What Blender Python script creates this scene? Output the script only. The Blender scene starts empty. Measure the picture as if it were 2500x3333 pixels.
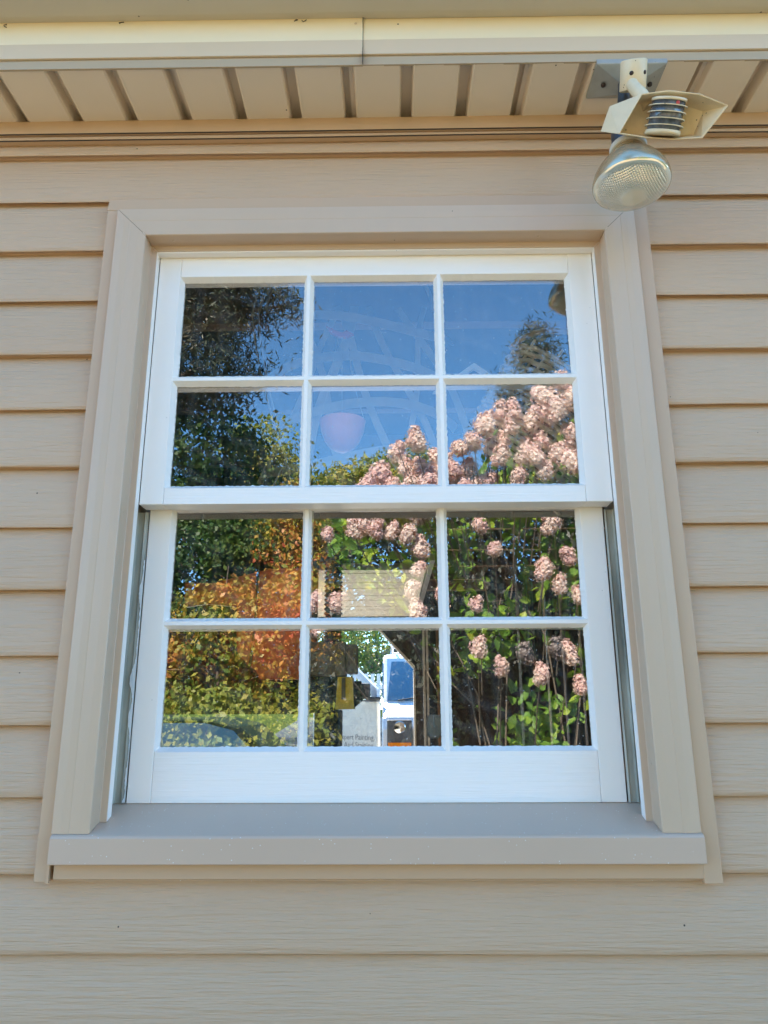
import bpy, math, random
import numpy as np
from mathutils import Vector, Matrix, Euler
random.seed(7); rng = np.random.default_rng(7)
S = bpy.context.scene; COL = S.collection
EYE = 1.55            # eye height over the ground; the wall's siding face is the plane y = 0

# ------------------------------------------------------------------ camera
cd = bpy.data.cameras.new('camera'); cam = bpy.data.objects.new('camera', cd); COL.objects.link(cam)
rt = Vector((0.99991214, 0.01268642, -0.00384283)); up = Vector((0.00699214, -0.25849702, 0.96598675)); fw = Vector((-0.01126156, 0.96592875, 0.25856302))
m = Matrix((rt, up, -fw)).transposed().to_4x4(); m.translation = Vector((0, -1.11475, EYE)); cam.matrix_world = m
cd.sensor_fit = 'VERTICAL'; cd.sensor_height = 24; cd.sensor_width = 18
cd.lens = 24 * 2345.6 / 3333; cd.clip_start = 0.02; cd.clip_end = 600
S.camera = cam
# ------------------------------------------------------------------ world, sun, exposure
SUN_EL, SUN_AZ = math.radians(44), math.radians(-24)   # azimuth from +y (behind the garage), negative = towards -x
w = bpy.data.worlds.new("World"); S.world = w; w.use_nodes = True
nt = w.node_tree; bg = nt.nodes['Background']
sky = nt.nodes.new('ShaderNodeTexSky'); sky.sky_type = 'NISHITA'; sky.sun_disc = False
sky.sun_elevation = SUN_EL; sky.sun_rotation = SUN_AZ; sky.air_density = 1.0; sky.dust_density = 0.0; sky.ozone_density = 6.5; sky.altitude = 1500
hs_ = nt.nodes.new('ShaderNodeHueSaturation'); hs_.inputs['Hue'].default_value = .490; hs_.inputs['Saturation'].default_value = 1.08; nt.links.new(sky.outputs[0], hs_.inputs['Color']); nt.links.new(hs_.outputs[0], bg.inputs[0]); bg.inputs[1].default_value = 0.15
sd = Vector((math.sin(SUN_AZ) * math.cos(SUN_EL), math.cos(SUN_AZ) * math.cos(SUN_EL), math.sin(SUN_EL)))
sl = bpy.data.lights.new('sun', 'SUN'); sl.energy = 5.0; sl.angle = math.radians(0.5); sl.color = (1, .90, .76)
so = bpy.data.objects.new('sun', sl); COL.objects.link(so); so.rotation_euler = (-sd).to_track_quat('-Z', 'Y').to_euler(); so.location = (0, 0, 20)
S.view_settings.view_transform = 'Standard'; S.view_settings.look = 'None'; S.view_settings.exposure = 2.42; S.view_settings.gamma = 1
S.cycles.max_bounces = 12; S.cycles.diffuse_bounces = 5; S.cycles.transparent_max_bounces = 16; S.cycles.glossy_bounces = 5
S.cycles.sample_clamp_indirect = 6

# ------------------------------------------------------------------ materials
def lin(*c):
    return tuple(x / 12.92 if x <= .04045 else ((x + .055) / 1.055) ** 2.4 for x in (v / 255 for v in c))
def mat(name, col, rough=.5, metal=0, **k):
    M = bpy.data.materials.new(name); M.use_nodes = True; n = M.node_tree.nodes; l = M.node_tree.links
    b = n['Principled BSDF']; b.inputs['Base Color'].default_value = (*col, 1); b.inputs['Roughness'].default_value = rough; b.inputs['Metallic'].default_value = metal
    tc = n.new('ShaderNodeTexCoord'); M['b'] = 1
    def noise(scale, vec=(1, 1, 1), detail=4, rg=.55, off=(0, 0, 0)):
        mp = n.new('ShaderNodeMapping'); mp.inputs['Scale'].default_value = vec; mp.inputs['Location'].default_value = off; l.new(tc.outputs['Object'], mp.inputs[0])
        t = n.new('ShaderNodeTexNoise'); t.inputs['Scale'].default_value = scale; t.inputs['Detail'].default_value = detail; t.inputs['Roughness'].default_value = rg
        l.new(mp.outputs[0], t.inputs[0]); return t.outputs['Fac']
    def ramp(src, stops):
        r = n.new('ShaderNodeValToRGB'); e = r.color_ramp.elements
        while len(e) < len(stops): e.new(.5)
        for i, (p, c) in enumerate(stops): e[i].position = p; e[i].color = (*c, 1) if len(c) == 3 else c
        l.new(src, r.inputs[0]); return r.outputs[0]
    def mixc(f, a, bb):
        x = n.new('ShaderNodeMix'); x.data_type = 'RGBA'
        for s, v in ((x.inputs[0], f), (x.inputs[6], a), (x.inputs[7], bb)):
            if hasattr(v, 'links'): l.new(v, s)
            else: s.default_value = v if isinstance(v, (int, float)) else (*v, 1)
        return x.outputs[2]
    if k.get('vary'):           # soft uneven colour
        amt, sc, vec = k['vary']; f = noise(sc, vec)
        lo = tuple(c * (1 - amt) for c in col); hi = tuple(min(1, c * (1 + amt)) for c in col)
        c = ramp(f, [(.25, lo), (.75, hi)]); l.new(c, b.inputs['Base Color'])
    if k.get('specks'):         # small dirt dots
        sc, thr, dc = k['specks']
        v = n.new('ShaderNodeTexVoronoi'); v.inputs['Scale'].default_value = sc; l.new(tc.outputs['Object'], v.inputs[0])
        gate = noise(sc * .31, off=(3, 1, 2), detail=0)
        a = ramp(v.outputs['Distance'], [(thr, (1, 1, 1)), (thr * 1.25, (0, 0, 0))]); g = ramp(gate, [(.54, (0, 0, 0)), (.56, (1, 1, 1))])
        mm = n.new('ShaderNodeMath'); mm.operation = 'MULTIPLY'; l.new(a, mm.inputs[0]); l.new(g, mm.inputs[1])
        src = b.inputs['Base Color'].links[0].from_socket if b.inputs['Base Color'].links else col
        l.new(mixc(mm.outputs[0], src, dc), b.inputs['Base Color'])
    hs = None
    for (sc, vec, st, dist) in k.get('bump', []):
        bp = n.new('ShaderNodeBump'); bp.inputs['Strength'].default_value = st; bp.inputs['Distance'].default_value = dist
        l.new(noise(sc, vec, 5, .6), bp.inputs['Height'])
        if hs: l.new(hs, bp.inputs['Normal'])
        hs = bp.outputs[0]
    if hs: l.new(hs, b.inputs['Normal'])
    if k.get('spec') is not None: b.inputs['Specular IOR Level'].default_value = k['spec']
    return M
CLAY = (.595, .403, .262)
M = {}
M['siding'] = mat('clay_vinyl', CLAY, .52, vary=(.06, 1.3, (1, 1, 3)), specks=(26, .030, (.06, .045, .03)),
                  bump=[(7, (1.3, 1, 26), 1, .0034), (34, (1.2, 1, 9), .5, .0008)])
M['trim'] = mat('clay_trim_vinyl', (.565, .38, .245), .42, vary=(.02, 3, (1, 1, 1)), bump=[(60, (1, 1, 1), .05, .0004)])
M['casing'] = mat('clay_coil_aluminium', (.60, .43, .30), .36, vary=(.03, 1.8, (3, 1, .6)), specks=(24, .022, (.08, .06, .04)), bump=[(3.0, (3, 1, 1), .25, .004)])
M['sill'] = mat('clay_sill_aluminium', (.585, .42, .31), .42, vary=(.04, 3, (1, 1, 1)), specks=(150, .09, (.75, .75, .73)), bump=[(4, (1, 1, 1), .2, .003)])
M['white'] = mat('fresh_white_paint', (.94, .87, .81), .32, bump=[(30, (1, 1, .10), .32, .0008), (140, (1, 1, 1), .15, .0003)], specks=(60, .03, (.35, .33, .3)))
M['white_h'] = mat('white_paint_over_grain', (.94, .87, .81), .36, bump=[(9, (1.1, 1, 30), .75, .0014), (140, (1, 1, 1), .15, .0003)])
M['putty'] = mat('painted_glazing_putty', (.93, .86, .80), .34, bump=[(45, (1, 1, 1), .45, .0012)])
M['soffit'] = mat('cream_soffit_vinyl', (.82, .715, .60), .5, vary=(.03, 4, (1, 1, 1)), specks=(22, .028, (.1, .09, .07)), bump=[(50, (1, 1, 1), .06, .0004)])
M['fascia'] = mat('cream_fascia_aluminium', (.88, .74, .52), .4, vary=(.03, 3, (1, 1, 2)), specks=(20, .04, (.15, .12, .08)), bump=[(3, (1, 1, 2), .15, .003)])
M['fascia_low'] = mat('stone_fascia_aluminium', (.68, .53, .37), .40, vary=(.03, 3, (1, 1, 2)), specks=(22, .035, (.15, .12, .1)), bump=[(3, (1, 1, 2), .15, .003)])
M['fascia_return'] = mat('taupe_fascia_return', (.48, .37, .25), .45, vary=(.03, 3, (1, 1, 2)))
M['gutter'] = mat('grey_gutter_aluminium', (.58, .53, .45), .4, vary=(.04, 2.5, (1, 1, 1)), specks=(18, .03, (.1, .1, .1)))
M['track'] = mat('weathered_zinc_track', (.36, .34, .28), .6, 0, vary=(.45, 26, (1.5, 1, .25)), bump=[(60, (1, 1, .3), .5, .001)])
M['track_white'] = mat('flaking_paint', (.80, .80, .77), .5, vary=(.35, 60, (1, 1, .3)))
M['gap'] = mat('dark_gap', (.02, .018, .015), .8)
M['gun_metal'] = mat('blue_grey_cast_metal', (.09, .11, .14), .4, .6, vary=(.35, 60, (1, 1, 1)), bump=[(120, (1, 1, 1), .3, .0005)])
M['plate'] = mat('grey_cast_plate', (.36, .37, .36), .42, .25, vary=(.12, 40, (1, 1, 1)), specks=(120, .10, (.1, .1, .11)), bump=[(150, (1, 1, 1), .2, .0004)])
M['ivory'] = mat('yellowed_ivory_plastic', (.78, .63, .42), .42, vary=(.10, 28, (1, 1, 1)), specks=(110, .10, (.16, .12, .08)), bump=[(90, (1, 1, 1), .12, .0004)])
M['gasket'] = mat('pale_rubber', (.62, .59, .52), .5)
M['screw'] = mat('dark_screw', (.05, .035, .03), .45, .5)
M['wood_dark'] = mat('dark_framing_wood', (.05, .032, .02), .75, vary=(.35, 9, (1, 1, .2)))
M['wood_mid'] = mat('brown_lumber', (.27, .15, .075), .65, vary=(.3, 12, (1, 1, .15)))
M['concrete'] = mat('garage_floor_concrete', (.50, .47, .42), .8, vary=(.15, 5, (1, 1, 1)))
M['wicker'] = mat('weathered_wicker', (.50, .36, .23), .6, vary=(.45, 30, (1, 1, 1)), bump=[(200, (1, 1, 1), .4, .001)])
M['splint'] = mat('pale_ash_splint', (.55, .50, .44), .55, vary=(.15, 14, (1, 1, 1)))
M['pink'] = mat('pink_enamel', (.88, .30, .24), .3)
M['red'] = mat('red_plastic', (.55, .05, .04), .35)
M['orange'] = mat('orange_plastic', (1.0, .17, .035), .4, vary=(.12, 3, (1, 1, 1)))
M['yellow'] = mat('yellow_plastic', (1.0, .54, .02), .35, vary=(.08, 20, (1, 1, 1)))
M['black'] = mat('black_plastic', (.012, .012, .015), .35)
M['kraft'] = mat('brown_board', (.20, .12, .05), .6, vary=(.15, 8, (1, 1, 1)))
M['leather'] = mat('tan_leather', (.42, .29, .19), .5, vary=(.2, 18, (1, 1, 1)))
M['steel'] = mat('galvanised_steel', (.5, .5, .5), .35, .8)
M['cream_door'] = mat('cream_sectional_door', (.88, .82, .70), .5, vary=(.04, 2, (1, 1, 1)))
M['van_white'] = mat('white_van_paint', (.82, .83, .85), .22)
M['van_door'] = mat('shaded_white_van_door', (.80, .76, .66), .3)  # white door with its beige shade put into the base colour
M['van_grey'] = mat('grey_bumper_plastic', (.10, .10, .11), .5)
M['letter'] = mat('grey_lettering', (.30, .30, .29), .5)
M['amber'] = mat('amber_lens', (.95, .28, .01), .2)
M['chrome'] = mat('bright_reflector', (.9, .9, .88), .12, 1)
M['rubber'] = mat('tyre_rubber', (.02, .02, .02), .8)
M['auto_glass'] = mat('blue_tinted_windscreen', (.09, .21, .30), .08); M['auto_glass'].node_tree.nodes['Principled BSDF'].inputs['Coat Weight'].default_value = 1
M['car_paint'] = mat('dark_green_car_paint', (.015, .025, .02), .7, spec=0)
M['bark'] = mat('grey_brown_bark', (.12, .09, .065), .85, vary=(.35, 14, (1, 1, .2)), bump=[(20, (1, 1, .2), .8, .02)])
M['twig'] = mat('pale_twig', (.17, .135, .10), .7)
M['grass'] = mat('lawn', (.035, .05, .014), .9, spec=0, vary=(.35, 1.2, (1, 1, 1)), bump=[(60, (1, 1, 1), .8, .03)])
M['bounce_gravel'] = mat('tan_bounce_gravel', (.33, .24, .125), .9, vary=(.25, 8, (1, 1, 1)), bump=[(80, (1, 1, 1), .8, .02)])
M['asphalt'] = mat('grey_blue_asphalt', (.055, .065, .08), .85, spec=0, vary=(.2, 3, (1, 1, 1)))
M['shingle'] = mat('brown_roof_shingle', (.10, .08, .065), .9, vary=(.4, 12, (1, 1, 1)))
M['house_paint'] = mat('neighbour_clapboard', (.6, .56, .46), .7)
M['fence'] = mat('white_fence_paint', (.75, .75, .72), .5)

def leaf_mat(name, stops, trans=.35, patch=.8):
    """leaf colours vary leaf by leaf and in patches, as the leaves themselves do"""
    m_ = bpy.data.materials.new(name); m_.use_nodes = True; n = m_.node_tree.nodes; l = m_.node_tree.links
    b = n['Principled BSDF']; b.inputs['Roughness'].default_value = .5
    g = n.new('ShaderNodeNewGeometry'); tc = n.new('ShaderNodeTexCoord')
    t = n.new('ShaderNodeTexNoise'); t.inputs['Scale'].default_value = patch; t.inputs['Detail'].default_value = 3; l.new(tc.outputs['Object'], t.inputs[0])
    a = n.new('ShaderNodeMath'); a.operation = 'MULTIPLY_ADD'; a.inputs[1].default_value = .34; l.new(g.outputs['Random Per Island'], a.inputs[0])
    s = n.new('ShaderNodeMath'); s.operation = 'MULTIPLY_ADD'; s.inputs[1].default_value = 1.7; s.inputs[2].default_value = -.52; l.new(t.outputs['Fac'], s.inputs[0]); l.new(s.outputs[0], a.inputs[2])
    r = n.new('ShaderNodeValToRGB'); e = r.color_ramp.elements
    while len(e) < len(stops): e.new(.5)
    for i, (p, c) in enumerate(stops): e[i].position = p; e[i].color = (*c, 1)
    l.new(a.outputs[0], r.inputs[0]); l.new(r.outputs[0], b.inputs['Base Color'])
    tr = n.new('ShaderNodeBsdfTranslucent'); l.new(r.outputs[0], tr.inputs[0])
    mx = n.new('ShaderNodeMixShader'); mx.inputs[0].default_value = trans; l.new(b.outputs[0], mx.inputs[1]); l.new(tr.outputs[0], mx.inputs[2])
    l.new(mx.outputs[0], n['Material Output'].inputs[0]); return m_
M['leaf_autumn'] = leaf_mat('autumn_leaves', [(.0, (.05, .12, .02)), (.3, (.18, .24, .03)), (.48, (.48, .36, .05)), (.64, (.58, .26, .05)), (.85, (.52, .09, .04)), (1, (.6, .3, .15))], patch=1.1)
M['leaf_green'] = leaf_mat('mixed_green_leaves', [(0, (.015, .05, .012)), (.5, (.05, .12, .02)), (.8, (.15, .2, .03)), (1, (.35, .25, .04))])
M['leaf_yellow'] = leaf_mat('yellowing_leaves', [(0, (.07, .13, .02)), (.4, (.22, .28, .04)), (.75, (.42, .36, .05)), (1, (.6, .38, .08))], patch=.5)
M['needle'] = leaf_mat('pine_needles', [(0, (.022, .035, .016)), (.55, (.05, .065, .026)), (.85, (.12, .09, .04)), (1, (.26, .15, .07))], .15, patch=.7)
M['needle_dark'] = leaf_mat('dark_pine_needles', [(0, (.02, .035, .02)), (.7, (.04, .06, .03)), (1, (.12, .10, .06))], .15)
M['leaf_bush'] = leaf_mat('hydrangea_leaves', [(0, (.05, .12, .018)), (.45, (.16, .32, .04)), (.75, (.38, .50, .05)), (1, (.75, .55, .05))], .4, patch=1.6)
M['petal'] = leaf_mat('pink_hydrangea_petals', [(0, (.58, .30, .29)), (.3, (.78, .52, .47)), (.65, (.86, .70, .60)), (1, (.88, .80, .68))], .25, patch=3)
M['petal_dry'] = leaf_mat('dried_hydrangea_petals', [(0, (.2, .15, .13)), (1, (.42, .36, .33))], .2)

def glass_mat():
    g = bpy.data.materials.new('old_window_glass'); g.use_nodes = True; n = g.node_tree.nodes; l = g.node_tree.links; n.remove(n['Principled BSDF'])
    tc = n.new('ShaderNodeTexCoord'); fr = n.new('ShaderNodeMath'); fr.operation = 'MULTIPLY_ADD'; fr.inputs[1].default_value = .84; fr.inputs[2].default_value = .155
    lw = n.new('ShaderNodeLayerWeight'); lw.inputs[0].default_value = .5; pw = n.new('ShaderNodeMath'); pw.operation = 'POWER'; pw.inputs[1].default_value = 5
    l.new(lw.outputs['Facing'], pw.inputs[0]); l.new(pw.outputs[0], fr.inputs[0])
    nz = n.new('ShaderNodeTexNoise'); nz.inputs['Scale'].default_value = 5; nz.inputs['Detail'].default_value = 1; l.new(tc.outputs['Object'], nz.inputs[0])
    bp = n.new('ShaderNodeBump'); bp.inputs['Strength'].default_value = .06; bp.inputs['Distance'].default_value = .0006; l.new(nz.outputs['Fac'], bp.inputs['Height'])
    gl = n.new('ShaderNodeBsdfGlossy'); gl.inputs['Roughness'].default_value = 0; l.new(bp.outputs[0], gl.inputs['Normal'])
    tr = n.new('ShaderNodeBsdfTransparent'); tr.inputs[0].default_value = (.96, .97, .965, 1)
    mx = n.new('ShaderNodeMixShader'); l.new(fr.outputs[0], mx.inputs[0]); l.new(tr.outputs[0], mx.inputs[1]); l.new(gl.outputs[0], mx.inputs[2])
    # wiped-on dust: faint brushed streaks and dots
    mp = n.new('ShaderNodeMapping'); mp.inputs['Scale'].default_value = (60, 1, 5); mp.inputs['Rotation'].default_value = (0, .25, 0); l.new(tc.outputs['Object'], mp.inputs[0])
    s = n.new('ShaderNodeTexNoise'); s.inputs['Scale'].default_value = 1.2; s.inputs['Detail'].default_value = 6; l.new(mp.outputs[0], s.inputs[0])
    r = n.new('ShaderNodeValToRGB'); r.color_ramp.elements[0].position = .45; r.color_ramp.elements[0].color = (.002, .002, .002, 1); r.color_ramp.elements[1].position = .85; r.color_ramp.elements[1].color = (.03, .03, .03, 1); l.new(s.outputs['Fac'], r.inputs[0])
    v = n.new('ShaderNodeTexVoronoi'); v.inputs['Scale'].default_value = 70; l.new(tc.outputs['Object'], v.inputs[0])
    r2 = n.new('ShaderNodeValToRGB'); r2.color_ramp.elements[0].position = .05; r2.color_ramp.elements[0].color = (.5, .5, .5, 1); r2.color_ramp.elements[1].position = .075; r2.color_ramp.elements[1].color = (0, 0, 0, 1); l.new(v.outputs['Distance'], r2.inputs[0])
    wv = n.new('ShaderNodeTexWave'); wv.wave_type = 'RINGS'; wv.rings_direction = 'SPHERICAL'; wv.inputs['Scale'].default_value = 7; wv.inputs['Distortion'].default_value = 9; wv.inputs['Detail'].default_value = 3; wv.inputs['Detail Scale'].default_value = 1.2
    mw = n.new('ShaderNodeMapping'); mw.inputs['Location'].default_value = (.13, 0, .16); l.new(tc.outputs['Object'], mw.inputs[0]); l.new(mw.outputs[0], wv.inputs[0])
    r3 = n.new('ShaderNodeValToRGB'); r3.color_ramp.elements[0].position = .7; r3.color_ramp.elements[0].color = (0, 0, 0, 1); r3.color_ramp.elements[1].position = 1; r3.color_ramp.elements[1].color = (.03, .03, .03, 1); l.new(wv.outputs['Fac'], r3.inputs[0])
    g1 = n.new('ShaderNodeMath'); g1.operation = 'MULTIPLY'; l.new(r3.outputs[0], g1.inputs[0]); l.new(nz.outputs['Fac'], g1.inputs[1])
    a0 = n.new('ShaderNodeMath'); a0.operation = 'ADD'; l.new(r.outputs[0], a0.inputs[0]); l.new(g1.outputs[0], a0.inputs[1])
    ad = n.new('ShaderNodeMath'); ad.operation = 'ADD'; ad.use_clamp = True; l.new(a0.outputs[0], ad.inputs[0]); l.new(r2.outputs[0], ad.inputs[1])
    df = n.new('ShaderNodeBsdfDiffuse'); df.inputs[0].default_value = (.7, .7, .68, 1)
    m2 = n.new('ShaderNodeMixShader'); l.new(ad.outputs[0], m2.inputs[0]); l.new(mx.outputs[0], m2.inputs[1]); l.new(df.outputs[0], m2.inputs[2])
    l.new(m2.outputs[0], n['Material Output'].inputs[0]); return g
M['glass'] = glass_mat()

def bulb_face_mat():
    m_ = mat('prismatic_lamp_glass', (.80, .78, .68), .14, .6); n = m_.node_tree.nodes; l = m_.node_tree.links; b = n['Principled BSDF']
    tc = n.new('ShaderNodeTexCoord'); v = n.new('ShaderNodeTexVoronoi'); v.voronoi_dimensions = '2D'; v.inputs['Scale'].default_value = 290; v.inputs['Randomness'].default_value = .08; l.new(tc.outputs['Object'], v.inputs[0])
    ln = n.new('ShaderNodeVectorMath'); ln.operation = 'LENGTH'; sp = n.new('ShaderNodeVectorMath'); sp.operation = 'MULTIPLY'; sp.inputs[1].default_value = (1, 1, 0); l.new(tc.outputs['Object'], sp.inputs[0]); l.new(sp.outputs[0], ln.inputs[0])
    r = n.new('ShaderNodeValToRGB'); e = r.color_ramp.elements; e[0].position = .019; e[0].color = (0, 0, 0, 1); e[1].position = .021; e[1].color = (1, 1, 1, 1); x = e.new(.051); x.color = (1, 1, 1, 1); x = e.new(.053); x.color = (0, 0, 0, 1); l.new(ln.outputs['Value'], r.inputs[0])
    mu = n.new('ShaderNodeMath'); mu.operation = 'MULTIPLY'; l.new(r.outputs[0], mu.inputs[0]); l.new(v.outputs['Distance'], mu.inputs[1])
    bp = n.new('ShaderNodeBump'); bp.inputs['Strength'].default_value = .9; bp.inputs['Distance'].default_value = .0022; bp.invert = True; l.new(mu.outputs[0], bp.inputs['Height']); l.new(bp.outputs[0], b.inputs['Normal'])
    b.inputs['Coat Weight'].default_value = .6; b.inputs['Coat Roughness'].default_value = .05
    return m_
M['bulb_face'] = bulb_face_mat()
M['mirror_glass'] = mat('silvered_lamp_glass', (.60, .50, .34), .26, .7, bump=[(14, (1, 1, 1), .2, .004)])
def sensor_lens():
    return mat('dark_sensor_lens', (.13, .14, .16), .18, .2, vary=(.8, 60, (1.2, 1.2, .12)), bump=[(60, (3, 3, .1), .3, .001)])
M['sensor'] = sensor_lens()

# ------------------------------------------------------------------ mesh helpers
class MB:
    def __init__(s): s.v = []; s.f = []; s.sm = []
    def add(s, vs, fs, smooth=False):
        o = len(s.v); s.v += [tuple(p) for p in vs]; s.f += [tuple(i + o for i in f) for f in fs]; s.sm += [smooth] * len(fs); return s
    def box(s, x0, x1, y0, y1, z0, z1, mt=None):
        vs = [Vector((x, y, z)) for x in (x0, x1) for y in (y0, y1) for z in (z0, z1)]
        if mt is not None: vs = [mt @ p for p in vs]
        return s.add(vs, [(0, 1, 3, 2), (4, 6, 7, 5), (0, 4, 5, 1), (2, 3, 7, 6), (0, 2, 6, 4), (1, 5, 7, 3)])
    def prism(s, poly, y0, y1, ax='y'):
        """closed polygon extruded along an axis; poly in the other two axes"""
        n = len(poly); P = lambda a, b, t: {'y': (a, t, b), 'x': (t, a, b), 'z': (a, b, t)}[ax]
        vs = [P(a, b, y0) for a, b in poly] + [P(a, b, y1) for a, b in poly]
        fs = [tuple(range(n)), tuple(range(2 * n - 1, n - 1, -1))] + [(i, i + n, (i + 1) % n + n, (i + 1) % n) for i in range(n)]
        return s.add(vs, fs)
    def tube(s, pts, r, seg=10, caps=True):
        pts = [Vector(p) for p in pts]; rs = r if isinstance(r, (list, tuple)) else [r] * len(pts)
        vs = []; prev = None
        for i, p in enumerate(pts):
            d = (pts[min(i + 1, len(pts) - 1)] - pts[max(i - 1, 0)]).normalized()
            a = prev if prev is not None else (Vector((0, 0, 1)) if abs(d.z) < .9 else Vector((1, 0, 0)))
            u = (a - d * a.dot(d)).normalized(); prev = u; v = d.cross(u)
            vs += [p + (u * math.cos(t) + v * math.sin(t)) * rs[i] for t in (2 * math.pi * k / seg for k in range(seg))]
        fs = [(i * seg + k, i * seg + (k + 1) % seg, (i + 1) * seg + (k + 1) % seg, (i + 1) * seg + k) for i in range(len(pts) - 1) for k in range(seg)]
        s.add(vs, fs, True)
        if caps: s.add(vs[:seg], [tuple(range(seg - 1, -1, -1))]); s.add(vs[-seg:], [tuple(range(seg))])
        return s
    def lathe(s, prof, mt=None, seg=40, smooth=True):
        """prof: list of (radius, height)"""
        vs = []; mt = mt or Matrix()
        for r_, h in prof:
            vs += [mt @ Vector((r_ * math.cos(2 * math.pi * k / seg), r_ * math.sin(2 * math.pi * k / seg), h)) for k in range(seg)]
        fs = [(i * seg + k, i * seg + (k + 1) % seg, (i + 1) * seg + (k + 1) % seg, (i + 1) * seg + k) for i in range(len(prof) - 1) for k in range(seg)]
        s.add(vs, fs, smooth)
        if prof[0][0] > 1e-5: s.add(vs[:seg], [tuple(range(seg - 1, -1, -1))])
        if prof[-1][0] > 1e-5: s.add(vs[-seg:], [tuple(range(seg))])
        return s
    def build(s, name, material, parent=None, loc=None, bevel=0, **k):
        me = bpy.data.meshes.new(name); me.from_pydata(s.v, [], s.f); me.materials.append(material)
        me.polygons.foreach_set('use_smooth', s.sm)
        me.validate(); me.update()
        o = bpy.data.objects.new(name, me); COL.objects.link(o)
        if loc is not None:
            me.transform(Matrix.Translation(-Vector(loc))); o.location = loc
        if parent is not None:
            o.parent = parent; o.location = Vector(o.location) - Vector(parent.matrix_world.translation if False else world_loc(parent))
        if bevel:
            b = o.modifiers.new('edge', 'BEVEL'); b.width = bevel; b.segments = 2; b.limit_method = 'ANGLE'; b.angle_limit = math.radians(35)
        for a, v in k.items(): o[a] = v
        return o
def world_loc(o):
    p = Vector(o.location)
    while o.parent is not None: o = o.parent; p += Vector(o.location)
    return p
def empty(name, loc, label, category, group=None):
    o = bpy.data.objects.new(name, None); COL.objects.link(o); o.location = loc; o.empty_display_size = .05
    o['label'] = label; o['category'] = category
    if group: o['group'] = group
    return o
def tag(o, label, category, group=None):
    o['label'] = label; o['category'] = category
    if group: o['group'] = group
    return o
Z = lambda z: z + EYE        # heights below are given from the eye level

# ================================================================== THE WALL
P_ = .1016; Z0 = Z(.8866)                       # siding exposure, one butt edge
JX0, JX1 = -.5065, .4555                         # outer edges of the window's channel trim
def siding_piece(mb, x0, x1, kmin, kmax, ztop=None, zbot=None):
    """courses k: butt edge at Z0 - k*P_; even ones are panel laps (sharp), odd ones formed bends (soft)"""
    for k in range(kmin, kmax + 1):
        zb = Z0 - k * P_; zt = zb + P_
        lap = k % 2 == 0
        nx = max(2, int((x1 - x0) / .25)); xs = [x0 + (x1 - x0) * i / nx for i in range(nx + 1)]
        if lap: prof = [(.0150, zb + .024), (.0030, zb + .023), (.0022, zb + .0008), (.0012, zb), (.0002, zb + .0012), (-.0006, zb + .008), (.001, zb + .030), (.0060, zb + .062), (.0135, zt - .004), (.0165, zt + .018)]
        else: prof = [(.0145, zb - .0035), (.0145, zb + .0015), (.0135, zb + .0085), (.0070, zb + .0085), (.0034, zb + .0030), (.0018, zb), (.0004, zb + .0016), (-.0004, zb + .009), (.001, zb + .035), (.0055, zb + .070), (.0105, zt - .004), (.0124, zt + .016)]
        if ztop is not None: prof = [(y, min(z, ztop)) for y, z in prof]
        if zbot is not None: prof = [(y, max(z, zbot)) for y, z in prof]
        n = len(prof); vs = []
        for x in xs:
            wob = .0006 * math.sin(x * 5.1 + k * 2.3) + .0004 * math.sin(x * 13 + k)
            vs += [(x, y, z + wob) for y, z in prof]
        fs = [(i * n + j, (i + 1) * n + j, (i + 1) * n + j + 1, i * n + j + 1) for i in range(nx) for j in range(n - 1)]
        mb.add(vs, fs, True)
    return mb
WX0, WX1 = -4.2, 3.6
wall = empty('siding_wall', (0, .05, 0), 'tan clapboard vinyl siding wall around the white window', 'wall')
UT = Z(1.012)
mb = MB()
siding_piece(mb, WX0, WX1, -1, 0, ztop=UT + .004)
siding_piece(mb, WX0, WX1, -2, -2, ztop=UT + .004)
siding_piece(mb, WX0, JX0 + .006, 1, 11); siding_piece(mb, JX1 - .006, WX1, 1, 11)
siding_piece(mb, WX0, WX1, 12, 22)
sid = mb.build('siding', M['siding'], wall)
# substrate behind the siding (leaves the window opening free), also the inner wall face
ms = sid.data
OX0, OX1, OZ0, OZ1 = -.452, .395, Z(-.20), Z(.83)
mb = MB(); mb.box(WX0, OX0, .020, .10, 0, Z(1.06)); mb.box(OX1, WX1, .020, .10, 0, Z(1.06)); mb.box(OX0, OX1, .020, .10, 0, OZ0); mb.box(OX0, OX1, .020, .10, OZ1, Z(1.06))
mb.build('sheathing', M['wood_dark'], wall)
# trim under the soffit: flat cream-tan channel and a rolled lip under it
mb = MB(); mb.prism([(-.0125, Z(1.0215)), (-.0155, Z(1.0222)), (-.0165, Z(1.0240)), (-.0165, Z(1.0502)), (.01, Z(1.0502)), (.01, Z(1.0215))], WX0, WX1, 'x')
mb.build('soffit_channel', M['trim'], wall, bevel=.0008)
mb = MB(); n = 60
vs = []
for i in range(n + 1):
    x = WX0 + (WX1 - WX0) * i / n; wv = .0010 * math.sin(x * 3.0 + 1) + .0006 * math.sin(x * 7)
    vs += [(x, .004, Z(1.0205)), (x, -.0105, Z(1.0200)), (x, -.0130, Z(1.0180)), (x, -.0125, Z(1.0130) + wv), (x, -.0095, Z(1.0115) + wv), (x, .008, Z(1.0115) + wv)]
mb.add(vs, [(i * 6 + j, (i + 1) * 6 + j, (i + 1) * 6 + j + 1, i * 6 + j + 1) for i in range(n) for j in range(5)], True)
mb.build('undersill_trim', M['trim'], wall)
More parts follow.
